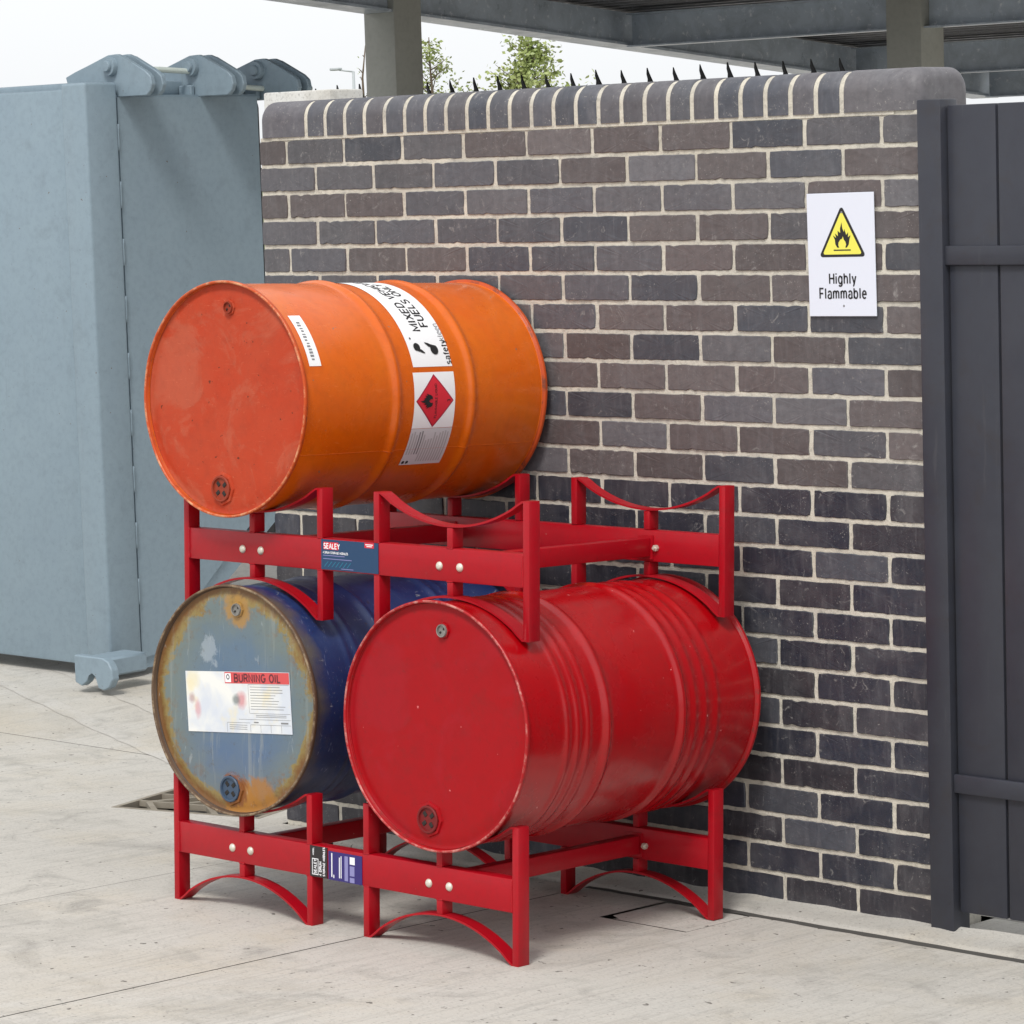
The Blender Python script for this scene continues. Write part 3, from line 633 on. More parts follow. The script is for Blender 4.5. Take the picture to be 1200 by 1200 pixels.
def strip_mesh(pts, v0, v1, th, up):
    bm = bmesh.new(); a = []
    for i, (u, w) in enumerate(pts):
        p0, p1 = pts[max(i - 1, 0)], pts[min(i + 1, len(pts) - 1)]; t = Vector((p1[0] - p0[0], p1[1] - p0[1])).normalized(); n = Vector((-t.y, t.x)) * th * up
        a.append([bm.verts.new((u, v0, w)), bm.verts.new((u, v1, w)), bm.verts.new((u + n.x, v1, w + n.y)), bm.verts.new((u + n.x, v0, w + n.y))])
    for p, q in zip(a, a[1:]):
        for k in range(4): bm.faces.new((p[k], p[(k + 1) % 4], q[(k + 1) % 4], q[k]))
    bm.faces.new(a[0][::-1]); bm.faces.new(a[-1]); return bm
def make_rack(name, loc, yaw, tilt, label):
    rk = empty(name, loc, label, 'drum rack')
    rk.rotation_mode = 'QUATERNION'
    rk.rotation_quaternion = (Matrix.Rotation(-math.atan(tilt), 3, 'X') @ Matrix.Rotation(yaw, 3, 'Z')).to_quaternion()
    B = 0.0022
    for v0, front in ((0.0, True), (RD - T_, False)):
        v1 = v0 + T_
        for u0, w0, w1 in ((0, 0, RH), (RW - TW, 0, RH), (UB - TW, 0, R0 - 0.0005), (UB - TW, R1 + 0.0005, RH), (UC, 0, R0 - 0.0005), (UC, R1 + 0.0005, RH)):
            box('post', u0, u0 + TW, v0, v1, w0, w1, 'rack', rk, B)
        box('rail', TW + 0.0005, RW - TW - 0.0005, v0 + 0.0008, v1 - 0.0008, R0, R1, 'rack', rk, B)
        for um in UM:
            box('stub', um - TW / 2, um + TW / 2, v0 + 0.001, v1 - 0.001, R1 + 0.0005, RH - 0.0725, 'rack', rk, B)
            box('stub', um - TW / 2, um + TW / 2, v0 + 0.001, v1 - 0.001, 0.0882, R0 - 0.0005, 'rack', rk, B)
            for du in (-0.033, 0.033):
                yf = v0 + 0.0008 if front else v1 - 0.0008; sg_ = -1 if front else 1
                prof = [(0.0, -0.0065), (0.005, -0.0062), (0.0085, -0.004), (0.0105, -0.001), (0.0105, 0.0)]
                vs, fs = lathe(prof, 20)
                data_obj('bolt', [(x + um + du, yf - sg_ * y, z + (R0 + R1) / 2 - 0.004) for x, y, z in vs], fs, 'bolt', rk, True)
                # nut on the inner face
                yi = v1 - 0.0008 if front else v0 + 0.0008
                vs, fs = lathe([(0.0, 0.014), (0.004, 0.014), (0.004, 0.008), (0.0085, 0.008), (0.0085, 0.0)], 6)
                data_obj('nut', [(x + um + du, yi - sg_ * y, z + (R0 + R1) / 2 - 0.004) for x, y, z in vs], fs, 'bolt', rk)
        for ua, ub in ((0, UB), (UC, RW)):
            mesh_obj('cradle_strip', strip_mesh(strip_path(ua, ub, True), v0 + 0.0005, v1 - 0.0005, 0.005, -1), 'rack', rk, True, 30)
            mesh_obj('cradle_strip', strip_mesh(strip_path(ua, ub, False), v0 + 0.0005, v1 - 0.0005, 0.005, 1), 'rack', rk, True, 30)
        for ua in (0, RW - TW, UB - TW, UC):          # weld beads at the rail ends and post tops
            pass
    for um in UM:
        tb = box('tie_bar', um - 0.017, um + 0.017, T_ + 0.004, RD - T_ - 0.004, (R0 + R1) / 2 - 0.026, (R0 + R1) / 2 + 0.020, 'rack', rk, B)
        for v0, v1 in ((T_ - 0.0003, T_ + 0.0035), (RD - T_ - 0.0035, RD - T_ + 0.0003)):
            box('end_plate', um - 0.024, um + 0.024, v0, v1, (R0 + R1) / 2 - 0.033, (R0 + R1) / 2 + 0.027, 'rack', tb, 0.0)
    # weld beads
    rng = random.Random(int(loc[2] * 100) + 3)
    for u, w, vv in ((RW - TW - 0.001, (R0 + R1) / 2, 0.0), (TW + 0.001, (R0 + R1) / 2, 0.0)):
        bm = bmesh.new()
        add_tube(bm, [(u + rng.uniform(-.0006, .0006), vv + 0.0008, R0 + (R1 - R0) * i / 20) for i in range(21)], [0.0022 + rng.uniform(-.0005, .0008) for _ in range(21)], 6)
        mesh_obj('weld', bm, 'rack', rk, True)
    for u0 in (UB - TW, UC, UM[0] - TW / 2, UM[1] - TW / 2):
        for w in (R0, R1):
            bm = bmesh.new(); add_tube(bm, [(u0 + TW * i / 6 + rng.uniform(-.0004, .0004), 0.0012, w + rng.uniform(-.0005, .0005)) for i in range(7)], [0.0018 + rng.uniform(-.0005, .0006) for _ in range(7)], 5); mesh_obj('weld', bm, 'rack', rk, True)
    return rk
rk_low = make_rack('drum_rack', (-1.669, -0.940, 0.0425), -0.0094, 0.045, 'red steel drum rack standing on the concrete, carrying blue and red drums')
rk_up = make_rack('drum_rack', (-1.679, -0.854, 0.781), -0.0124, 0.045, 'red steel drum rack stacked on the blue and red drums, holding orange drum')

def panel(parent, name, u0, u1, w0, w1, mat, d=0.001):
    return box(name, u0, u1, -d, 0.0006, w0, w1, mat, parent)
# blue sticker on the upper rack
u0, u1, w0, w1 = UB - 0.003, UC + 0.017, R0 + 0.003, R1 - 0.002
pn = panel(rk_up, 'sticker', u0, u1, w0, w1, 'navy')
fm = lambda d: (lambda x, y: (u0 + x, -0.001 - d, w1 + y))
put('logo_box', rect_geo(0.008, 0.060, -0.024, -0.006), fm(0.0003), 'hazard', pn)
put('lettering', merge(shift(text_geo('SEALEY', 0.0165, 'LEFT', weight=0.22), 0.010, -0.0155), shift(text_geo('4 DRUM STORAGE MODULES', 0.0068, 'LEFT', weight=0.22), 0.007, -0.0315)), fm(0.0006), 'white', pn)
put('small_print', merge(rect_geo(0.007, 0.082, -0.0395, -0.0378), rect_geo(0.007, 0.106, -0.0475, -0.0458), rect_geo(0.070, 0.112, -0.0695, -0.0680)), fm(0.0004), 'lilac', pn)
put('stripe_print', merge(*[([(0.010 + i * 0.013, -0.066), (0.013 + i * 0.013, -0.066), (0.026 + i * 0.013, -0.053), (0.023 + i * 0.013, -0.053)], [(0, 1, 2, 3)]) for i in range(7)]), fm(0.0003), 'teal', pn)
put('red_badge', rect_geo(0.150, 0.182, -0.013, -0.0005), fm(0.0003), 'hazard', pn)
put('small_print', merge(rect_geo(0.153, 0.179, -0.0062, -0.0040), rect_geo(0.157, 0.176, -0.0102, -0.0082)), fm(0.0006), 'white', pn)
# black and indigo stickers on the lower rack, print running upwards
pk = panel(rk_low, 'sticker', UB - 0.006, UB + 0.054, R0 + 0.001, R1 - 0.002, 'black')
um_ = lambda ox, d: (lambda a, b: (ox - b, -0.001 - d, R0 + a))
put('logo_box', merge(rect_geo(0.006, 0.046, -0.0295, -0.0275), rect_geo(0.006, 0.046, -0.0095, -0.0075), rect_geo(0.006, 0.008, -0.0274, -0.0096), rect_geo(0.044, 0.046, -0.0274, -0.0096)), um_(UB - 0.006, 0.0003), 'white', pk)
put('lettering', merge(shift(text_geo('SEALEY', 0.0112, 'LEFT', weight=0.22, xs=0.9), 0.0095, -0.0185), shift(text_geo('4 DRUM', 0.010, 'LEFT', weight=0.24), 0.006, -0.0365), shift(text_geo('STORAGE MODULES', 0.0088, 'LEFT', weight=0.24, xs=0.85), 0.006, -0.0490), shift(text_geo('MODEL', 0.006, 'LEFT', weight=0.22), 0.054, -0.0120)), um_(UB - 0.006, 0.0005), 'white', pk)
pi_ = panel(rk_low, 'sticker', UB + 0.058, UC - 0.003, R0 + 0.0005, R1 - 0.008, 'indigo')
put('small_print', merge(rect_geo(0.008, 0.066, -0.014, -0.0105), rect_geo(0.008, 0.058, -0.040, -0.0370), rect_geo(0.008, 0.062, -0.0455, -0.0430), rect_geo(0.006, 0.014, -0.0205, -0.0175)), um_(UB + 0.058, 0.0003), 'white', pi_)
put('small_print', merge(rect_geo(0.004, 0.064, -0.068, -0.0560), rect_geo(0.018, 0.042, -0.090, -0.0740), rect_geo(0.002, 0.014, -0.090, -0.0740)), um_(UB + 0.058, 0.0003), 'lilac', pi_)
put('small_print', rect_geo(0.046, 0.064, -0.091, -0.0740), um_(UB + 0.058, 0.0003), 'white', pi_)

# ------------------------------------------------------------------ drums
def hoop(y, w, h): return ('hoop', y, w, h)
def make_drum(name, c, yaw, R, L, feats, mats, label, ROT=0.0, seam_deg=-27.5):
    Rb = R - 0.0085
    tilt = 0.045
    d = empty(name, (0, 0, 0), label, 'drum')
    d.rotation_mode = 'QUATERNION'
    q = (Matrix.Rotation(-math.atan(tilt), 3, 'X') @ Matrix.Rotation(yaw, 3, 'Z')); d.rotation_quaternion = q.to_quaternion()
    d.location = Vector(c) - q @ Vector((0, 0, Rb))
    body, head, rim, plug2, plug1 = mats
    def rad(y):
        r = Rb
        for y0, w, h in feats: r += h * math.exp(-((y - y0) / w) ** 2)
        return r
    n = 190
    prof = [(rad(y), y) for y in [0.010 + (L - 0.020) * i / n for i in range(n + 1)]]
    vs, fs = lathe(prof, 120, Rb)
    rng = random.Random(len(feats) * 7 + 5)
    dents = [(rng.uniform(0, 6.28), rng.uniform(0.1, L - 0.1), rng.uniform(0.03, 0.07), rng.uniform(0.0006, 0.0018)) for _ in range(16)]
    nv = []
    for x, y, z in vs:
        a = math.atan2(z - Rb, x); r = math.hypot(x, z - Rb)
        for a0, y0, s, h in dents:
            da = (a - a0 + math.pi) % (2 * math.pi) - math.pi
            t = ((da * Rb) ** 2 + (y - y0) ** 2) / (s * s)
            if t < 6: r -= h * math.exp(-t)
        nv.append((r * math.cos(a), y, Rb + r * math.sin(a)))
    bo = data_obj('body', nv, fs, body, d, True)
    # chimes: rolled rims
    for y0, s in ((0.0, 1), (L, -1)):
        cp = [(Rb - 0.0005, y0 + s * 0.0125), (R - 0.002, y0 + s * 0.0120), (R, y0 + s * 0.0095), (R, y0 + s * 0.0035), (R - 0.001, y0 + s * 0.001), (R - 0.0035, y0), (R - 0.006, y0 + s * 0.0012), (R - 0.0072, y0 + s * 0.004), (R - 0.0078, y0 + s * 0.0145), (Rb - 0.0005, y0 + s * 0.0145)]
        vs, fs = lathe(cp, 120, Rb, True)
        vs = [(x * (1 + 0.0012 * math.sin(7 * math.atan2(z - Rb, x) + y0)), y + 0.0005 * math.sin(11 * math.atan2(z - Rb, x)), z) for x, y, z in vs]
        data_obj('chime', vs, fs, rim, d, True)
        hp = [(R - 0.0072, y0 + s * 0.0145), (R - 0.010, y0 + s * 0.0160), (R - 0.020, y0 + s * 0.0165), (R - 0.026, y0 + s * 0.0148), (R - 0.05, y0 + s * 0.0142), (R - 0.12, y0 + s * 0.0140), (0.06, y0 + s * 0.0135), (0.0005, y0 + s * 0.0135)]
        vs, fs = lathe(hp, 120, Rb); data_obj('head', vs, fs, head if s > 0 else body, d, True)
    # bungs on the front head
    for nm, ang, rr, r0, mat, sides in (('bung', -math.pi / 2 + ROT, 0.222, 0.031, plug2, 8), ('vent_plug', math.pi / 2 + ROT, 0.226, 0.0145, plug1, 8)):
        cx, cz = rr * math.cos(ang), Rb + rr * math.sin(ang)
        vs, fs = lathe([(r0 * 1.38, 0.0142), (r0 * 1.32, 0.0095), (r0 * 1.12, 0.0088), (r0 * 1.08, 0.0115)], sides)
        fl = data_obj('flange_' + nm, [(x + cx, y, z + cz) for x, y, z in vs], fs, head, d)
        fl.name = 'flange'
        vs, fs = lathe([(r0 * 1.06, 0.0135), (r0 * 1.06, 0.005), (r0 * 1.0, 0.0035), (r0 * 0.88, 0.0040), (r0 * 0.84, 0.0085), (r0 * 0.5, 0.0090), (0.0004, 0.0090)], 32)
        pl = data_obj(nm, [(x + cx, y, z + cz) for x, y, z in vs], fs, mat, d, True)
        pl.data.set_sharp_from_angle(angle=math.radians(35))
        k = 4 if nm == 'bung' else 2
        for i in range(k):                       # wrench recesses
            a = ROT + math.pi / 4 + i * 2 * math.pi / k; rc = r0 * 0.5
            bm = bmesh.new(); add_box(bm, -r0 * .2, r0 * .2, 0.0070, 0.0095, -r0 * .15, r0 * .15, 0.0006, 1, Matrix.Translation((cx + rc * math.cos(a), 0, cz + rc * math.sin(a))) @ Matrix.Rotation(-a, 4, 'Y'))
            mesh_obj('lug', bm, 'hole', pl)
    # weld seam along the body
    sa = math.radians(seam_deg)
    bm = bmesh.new(); add_tube(bm, [(rad(y) * math.cos(sa), y, Rb + rad(y) * math.sin(sa)) for y in [0.015 + (L - 0.03) * i / 150 for i in range(151)]], 0.0011, 5)
    mesh_obj('seam', bm, body, d, True)
    d['_rb'] = Rb; del d['_rb']
    return d, bo, Rb, rad
RED, red_body, RbR, radR = make_drum('oil_drum', (-0.727, -0.953, 0.577), -0.001, 0.2945, 0.862,
    [(0.150, 0.010, 0.0035), (0.186, 0.010, 0.0035), (0.222, 0.010, 0.0035), (0.288, 0.013, 0.0085), (0.566, 0.013, 0.0085), (0.612, 0.010, 0.0035), (0.652, 0.010, 0.0035), (0.696, 0.010, 0.0035)],
    ('red', 'red_head', 'worn_edge_red', 'red_plug', 'grey_plug'), 'bright red ribbed steel drum lying on the lower rack', math.radians(-6), 150)
BLUE, blue_body, RbB, radB = make_drum('oil_drum', (-1.410, -0.955, 0.5765), 0.030, 0.287, 0.860,
    [(0.150, 0.010, 0.003), (0.186, 0.010, 0.003), (0.288, 0.013, 0.0085), (0.566, 0.013, 0.0085), (0.612, 0.010, 0.003), (0.652, 0.010, 0.003)],
    ('blue', 'blue_head', 'rust', 'blue_plug', 'grey_plug'), 'scuffed navy blue drum with rusty faded head and burning oil label', math.radians(-3.5), 140)
ORA, or_body, RbO, radO = make_drum('oil_drum', (-1.4545, -0.901, 1.315), 0.0, 0.292, 0.879,
    [(0.325, 0.014, 0.0085), (0.598, 0.014, 0.0085)],
    ('orange', 'orange_head', 'worn_edge_orange', 'orange_plug', 'orange_plug'), 'orange steel drum with white fuel labels lying on the upper rack', math.radians(-4))

# --- labels wrapped round the orange drum: a = along circumference (text direction), b = up = towards the front end
def wrap(th0, s0, lift):
    def f(a, b):
        th = math.radians(th0) + a / RbO; s = s0 - b; r = radO(s) + lift
        return (r * math.cos(th), s, RbO + r * math.sin(th))
    return f
deg = lambda t: math.radians(t) * RbO
lab = put('fuel_label', rect_geo(0, deg(82), -0.071, 0.071, 60, 6), wrap(15.3, 0.463, 0.0009), 'paper', ORA)
put('lettering', merge(shift(text_geo('MIXED VEHICLE', 0.035, 'LEFT', weight=0.19, xs=1.12), deg(20.0), 0.014), shift(text_geo('FUELS ONLY', 0.035, 'LEFT', weight=0.19, xs=1.12), deg(22.5), -0.021)), wrap(15.3, 0.463, 0.0016), 'ink', lab)
put('lettering', shift(text_geo('safety', 0.0255, 'LEFT', weight=0.17), deg(1.2), -0.060), wrap(15.3, 0.463, 0.0016), 'ink', lab)
put('lettering', shift(text_geo('kleen', 0.0255, 'LEFT', weight=0.11), deg(1.2) + 0.063, -0.060), wrap(15.3, 0.463, 0.0016), 'grey_ink', lab)
def comma(cx, cy, r, flip):
    pts = [(cx + r * math.cos(t), cy + r * math.sin(t)) for t in [math.radians(60 + i * 20) for i in range(14)]]
    tail = [(1.05, 0.55), (1.3, 1.1), (1.5, 1.9), (1.45, 2.1), (1.0, 1.7), (0.6, 1.25)]
    pts += [(cx + x * r, cy + y * r) for x, y in tail]
    if flip: pts = [(2 * cx - x, 2 * cy - y) for x, y in pts]
    return poly_geo([pts])
put('logo_mark', merge(comma(deg(9.0), -0.020, 0.0135, False), comma(deg(10.5), 0.040, 0.0115, True), poly_geo([[(deg(15.5) + .003 * math.cos(i), 0.053 + .003 * math.sin(i)) for i in range(6)]])), wrap(15.3, 0.463, 0.0024), 'ink', lab)
l2 = put('hazard_label', rect_geo(deg(-28.5), 0, -0.074, 0.074, 26, 6), wrap(12.5, 0.460, 0.0009), 'paper', ORA)
l3 = put('hazard_label', rect_geo(deg(-49.5), deg(-28.7), -0.074, 0.074, 20, 6), wrap(12.5, 0.460, 0.0009), 'grey_paper', ORA)
ac = deg(-14.6); hd_ = deg(13.6)
def diamond(k, n=10):
    vs, fs = [], []
    for i in range(2 * n + 1):
        t = -1 + i / n; w = (1 - abs(t)) * 0.068 * k + 1e-5
        vs += [(ac + t * hd_ * k, -w), (ac + t * hd_ * k, w)]
    for i in range(2 * n): fs.append((2 * i, 2 * i + 2, 2 * i + 3, 2 * i + 1))
    return vs, fs
put('diamond_border', diamond(1.0), wrap(12.5, 0.460, 0.0012), 'hazard_dark', l2)
put('diamond_field', diamond(0.93), wrap(12.5, 0.460, 0.0014), 'hazard', l2)
FLAME2 = FLAME[:21] + [(.12, .0), (.16, .14), (.08, .26), (.0, .36), (-.10, .24), (-.14, .10), (-.10, .0)]
put('flame_symbol', shift(poly_geo([FLAME2]), ac, 0.010, 0.035), wrap(12.5, 0.460, 0.0030), 'ink', l2)
put('lettering', merge(shift(text_geo('FLAMMABLE LIQUID', 0.0105, 'CENTER', weight=0.16), ac, -0.004), shift(text_geo('3', 0.014, 'CENTER', weight=0.18), ac, -0.050)), wrap(12.5, 0.460, 0.0017), 'ink', l2)
rl = random.Random(4); lines = []; dark = []
for i in range(15):
    b = 0.066 - i * 0.0092; a0 = deg(-47.5) if 4 < i else deg(-43)
    a1 = deg(-29.6) - rl.uniform(0, 0.03)
    (dark if i in (3, 4) else lines).append(rect_geo(a0, a1, b - 0.0022, b + 0.0022, 10, 1))
put('small_print', merge(*lines), wrap(12.5, 0.460, 0.0012), 'mid_ink', l3); put('small_print', merge(*dark), wrap(12.5, 0.460, 0.0012), 'grey_ink', l3)
put('logo_mark', merge(*[poly_geo([[(deg(-47.8) + .005 * math.cos(i * .7) , b + .005 * math.sin(i * .7)) for i in range(9)]]) for b in (0.064, 0.050)]), wrap(12.5, 0.460, 0.0012), 'ink', l3)
# small code strip near the front chime
cs = put('code_label', ([(x, y) for x, y in rect_geo(0, deg(29), -0.020, 0.020, 20, 2)[0]], rect_geo(0, deg(29), -0.020, 0.020, 20, 2)[1]), wrap(17.5, 0.056, 0.0009), 'paper', ORA)
rl = random.Random(9)
put('small_print', merge(*[rect_geo(deg(3) + i * 0.0085, deg(3) + i * 0.0085 + rl.uniform(.003, .006), 0.000 + rl.uniform(-.004, 0), 0.009 + rl.uniform(-.003, .001)) for i in range(13)]), wrap(17.5, 0.056, 0.0012), 'grey_ink', cs)

# --- paper label on the blue drum head
bl = empty('paper_label', (0.0, 0.0, 0.0)); bl.parent = BLUE; bpy.data.objects.remove(bl)
LW, LH = 0.1815, 0.0755; rot = math.radians(3.9)
lo = box('paper_label', -LW, LW, -0.0006, 0.0006, -LH, LH, 'blabel', BLUE)
lo.location = (0.0132, 0.0125, RbB - 0.004); lo.rotation_euler = (0, -rot, 0)
lm = lambda d: (lambda x, y: (x, -0.0006 - d, y))
put('red_banner', rect_geo(-0.042, LW - 0.001, LH - 0.029, LH - 0.001), lm(0.0004), 'banner', lo)
put('logo_box', rect_geo(-0.040, -0.020, LH - 0.026, LH - 0.004), lm(0.0007), 'paper', lo)
put('lettering', shift(text_geo('BURNING OIL', 0.0255, 'LEFT', weight=0.22, xs=1.1), -0.008, LH - 0.0155), lm(0.0007), 'banner_ink', lo)
put('logo_mark', poly_geo([[(-0.030 + .006 * math.cos(i * .7), LH - 0.013 + .007 * math.sin(i * .7)) for i in range(9)], [(-0.030 + .0035 * math.cos(-i * .7), LH - 0.013 + .0045 * math.sin(-i * .7)) for i in range(9)]]), lm(0.001), 'ink', lo)
rl = random.Random(12); ln = []
for i in range(9): ln.append(rect_geo(0.044, 0.044 + rl.uniform(0.08, 0.128), 0.038 - i * 0.0068, 0.0392 - i * 0.0068))
for z in (0.0445, -0.0265, -0.0415, -0.0545): ln.append(rect_geo(0.038 if z > 0 else (0.0 if z == -0.0415 else 0.04), LW - 0.003, z - 0.0004, z + 0.0004))
for x in (0.038,): ln.append(rect_geo(x - 0.0004, x + 0.0004, -0.0265, 0.044))
for x in (0.0395, 0.075, 0.110, 0.146): ln.append(rect_geo(x - 0.0004, x + 0.0004, -LH + 0.002, -0.0549))
for z in (-0.031, -0.035): ln.append(rect_geo(0.06, 0.165, z - 0.0006, z + 0.0006))
for z in (-0.056, -0.061, -0.066): ln.append(rect_geo(-0.034, 0.028, z - 0.0006, z + 0.0006))
ln.append(rect_geo(-0.042, 0.0385, -0.0505, -0.0497)); ln.append(rect_geo(-0.0424, -0.0416, -LH + 0.002, -0.0509)); ln.append(rect_geo(0.145, 0.170, -0.051, -0.047)); ln.append(rect_geo(0.052, 0.068, -0.050, -0.047))
put('small_print', merge(*ln), lm(0.0004), 'grey_ink', lo)

# ------------------------------------------------------------------ compactor skip on the left
SX, SY0, SY1 = -4.803, 1.69, 2.425
sk = empty('waste_compactor', (SX, SY0, 0), 'large blue grey steel waste compactor with hinge lugs along its top', 'compactor')
def skx(bm): bmesh.ops.translate(bm, vec=(-SX, -SY0, 0), verts=bm.verts[:]); return bm
side = [(SY0, 0.03), (SY0 + 0.08, 0.04), (SY1, 0.60), (SY1, 2.178), (SY0, 2.178)]
bm = bmesh.new(); add_prism(bm, side, SX - 2.2, SX, lambda p, x: Vector((x, p[0], p[1])))
bmesh.ops.bevel(bm, geom=[e for e in bm.edges], offset=0.008, segments=2, affect='EDGES')
mesh_obj('hopper', skx(bm), 'skip', sk, True, 40)
bm = bmesh.new(); add_box(bm, SX - 0.125, SX + 0.012, SY0 - 0.16, SY0 - 0.001, 0.0, 2.225, 0.012, 3); mesh_obj('corner_post', skx(bm), 'skip', sk, True, 40)
bm = bmesh.new(); add_box(bm, SX - 2.2, SX - 0.142, SY0 - 0.13, SY0 - 0.001, 0.02, 2.205, 0.01, 2); mesh_obj('front_panel', skx(bm), 'skip', sk, True, 40)
bm = bmesh.new(); add_prism(bm, [(SY0 - 0.02, 0.0), (SY1 + 0.02, 0.585), (SY1 + 0.02, 0.50), (SY0 + 0.10, 0.0)], SX - 0.10, SX - 0.01, lambda p, x: Vector((x, p[0], p[1]))); mesh_obj('lower_rib', skx(bm), 'skip', sk)
bm = bmesh.new(); add_box(bm, SX - 1.9, SX - 0.10, SY0 + 0.03, SY1 + 0.25, 2.179, 2.235, 0.01, 2); mesh_obj('top_cover', skx(bm), 'skip', sk, True, 40)
# intermittent welds down the corner
for i in range(9):
    bm = bmesh.new(); z0 = 0.25 + i * 0.215; add_tube(bm, [(SX + 0.004, SY0 + 0.001, z0 + 0.02 * k) for k in range(6)], 0.006, 6); mesh_obj('weld', skx(bm), 'skip', sk, True)
LUG = [(-.27, -.03), (-.21, -.012), (-.02, .043), (.03, .045), (.06, .035), (.19, -.025), (.215, -.045), (.222, -.075), (.21, -.10), (.19, -.115), (-.24, -.115)]
for k, (py, pz, pxx) in enumerate(((1.735, 2.285, -4.835), (2.145, 2.285, -4.835), (2.49, 2.272, -4.835))):
    for j, dy in enumerate((0.0, 0.055)):
        bm = bmesh.new(); add_prism(bm, LUG, py - 0.03 + dy, py - 0.008 + dy, lambda p, y: Vector((pxx + p[0], y, pz + p[1])))
        bmesh.ops.bevel(bm, geom=[e for e in bm.edges], offset=0.003, segments=1, affect='EDGES'); mesh_obj('hinge_lug', skx(bm), 'skip', sk)
    vs, fs = lathe([(0.0, -0.062), (0.018, -0.062), (0.021, -0.058), (0.021, -0.050), (0.034, -0.050), (0.036, -0.046), (0.036, 0.07), (0.0, 0.07)], 28)
    data_obj('hinge_pin', [(x + pxx - SX, y + py - SY0, z + pz) for x, y, z in vs], fs, 'skip', sk, True).data.set_sharp_from_angle(angle=math.radians(40))
    bm = bmesh.new(); add_box(bm, pxx - 0.06, pxx + 0.01, py - 0.055, py - 0.033, 2.16, 2.215, 0.004, 1); mesh_obj('stop_block', skx(bm), 'skip', sk)
bm = bmesh.new(); add_tube(bm, [(-4.86, 1.80, 2.275), (-4.85, 1.95, 2.275), (-4.84, 2.1, 2.268), (-4.83, 2.25, 2.235), (-4.82, 2.38, 2.205), (-4.81, 2.55, 2.195), (-4.81, 2.72, 2.20)], 0.011, 8); mesh_obj('hose', skx(bm), 'hose', sk, True)
# hook foot on the ground: a rounded plate with a jaw
HK = [(-.36, .02), (-.30, .0), (-.25, .03), (-.235, .075), (-.20, .095), (-.165, .075), (-.155, .05), (-.15, .0), (-.10, -.01), (-.05, .01), (-.015, .06), (-.02, .12), (-.05, .165), (-.10, .185), (-.36, .185)]
bm = bmesh.new(); add_prism(bm, HK, 1.30, 1.335, lambda p, y: Vector((-4.505 + p[0] * 0.62, y, p[1] * 0.62 + 0.0)))
bmesh.ops.bevel(bm, geom=[e for e in bm.edges], offset=0.004, segments=1, affect='EDGES'); mesh_obj('hook_plate', skx(bm), 'skip', sk)
bm = bmesh.new(); add_box(bm, -4.74, -4.61, 1.336, SY0 - 0.131, 0.03, 0.10, 0.008, 1); mesh_obj('hook_arm', skx(bm), 'skip', sk, True, 40)

# ------------------------------------------------------------------ canopy behind the wall
cn = empty('canopy', (-5.95, 4.39, 0), 'steel canopy on square grey columns with galvanised beams behind the wall', 'canopy')
cl = Vector((-5.95, 4.39, 0))
def cbox(name, x0, x1, y0, y1, z0, z1, mat, bev=0.004): return box(name, x0 - cl.x, x1 - cl.x, y0 - cl.y, y1 - cl.y, z0, z1, mat, cn, bev)
rz = lambda y: 2.456 - 0.083 * (y - 6.042)           # underside of the rafter
cbox('column', -6.150, -5.953, 4.388, 4.572, -0.03, 2.95, 'column', 0.006)
cbox('column', -4.362, -4.165, 6.035, 6.222, -0.03, 2.95, 'column', 0.006)
def slope_beam(name, x0, x1, y0, y1, h, mat, lip=True):
    bm = bmesh.new()
    add_prism(bm, [(y0, rz(y0)), (y1, rz(y1)), (y1, rz(y1) + h), (y0, rz(y0) + h)], x0, x1, lambda p, x: Vector((x - cl.x, p[0] - cl.y, p[1])))
    if lip: add_prism(bm, [(y0, rz(y0) - 0.001), (y1, rz(y1) - 0.001), (y1, rz(y1) + 0.012), (y0, rz(y0) + 0.012)], x0 - 0.03, x1 + 0.03, lambda p, x: Vector((x - cl.x, p[0] - cl.y, p[1])))
    return mesh_obj(name, bm, mat, cn)
for xa in (-6.11, -2.6): 
    slope_beam('rafter', xa, xa + 0.12, 1.9 if xa < -5 else 5.0, 4.386 if xa < -5 else 9.4, 0.165, 'galv')
slope_beam('rafter', -6.11, -5.99, 4.574, 9.4, 0.165, 'galv')
def xbeam(y, x0, x1, h=0.15, z=None, name='purlin'):
    z = rz(y) if z is None else z
    bm = bmesh.new(); add_box(bm, x0 - cl.x, x1 - cl.x, y - cl.y, y + 0.008 - cl.y, z, z + h)
    add_box(bm, x0 - cl.x, x1 - cl.x, y - 0.045 - cl.y, y + 0.05 - cl.y, z - 0.008, z - 0.0005); add_box(bm, x0 - cl.x, x1 - cl.x, y - 0.045 - cl.y, y + 0.05 - cl.y, z + h + 0.0005, z + h + 0.008)
    return mesh_obj(name, bm, 'galv', cn)
xbeam(6.10, -5.955, -4.364); xbeam(6.10, -4.163, -2.64); xbeam(8.0, -5.955, -2.64); xbeam(9.3, -5.955, -2.64)
# corrugated deck
vs, fs = [], []
ys = []; y = 1.7; k = 0
prf = [(0, 0), (0.03, 0), (0.045, 0.035), (0.075, 0.035)]
while y < 9.7:
    for dy, dz in prf: ys.append((y + dy, dz))
    y += 0.09
for y, dz in ys:
    z = rz(y) + 0.185 + dz
    vs += [(-6.45 - cl.x, y - cl.y, z), (-2.2 - cl.x, y - cl.y, z)]
for i in range(len(ys) - 1): fs.append((2 * i, 2 * i + 1, 2 * i + 3, 2 * i + 2))
dk = data_obj('roof_deck', vs, fs, 'deck', cn)
sm = dk.modifiers.new('thick', 'SOLIDIFY'); sm.thickness = 0.004; sm.offset = 1

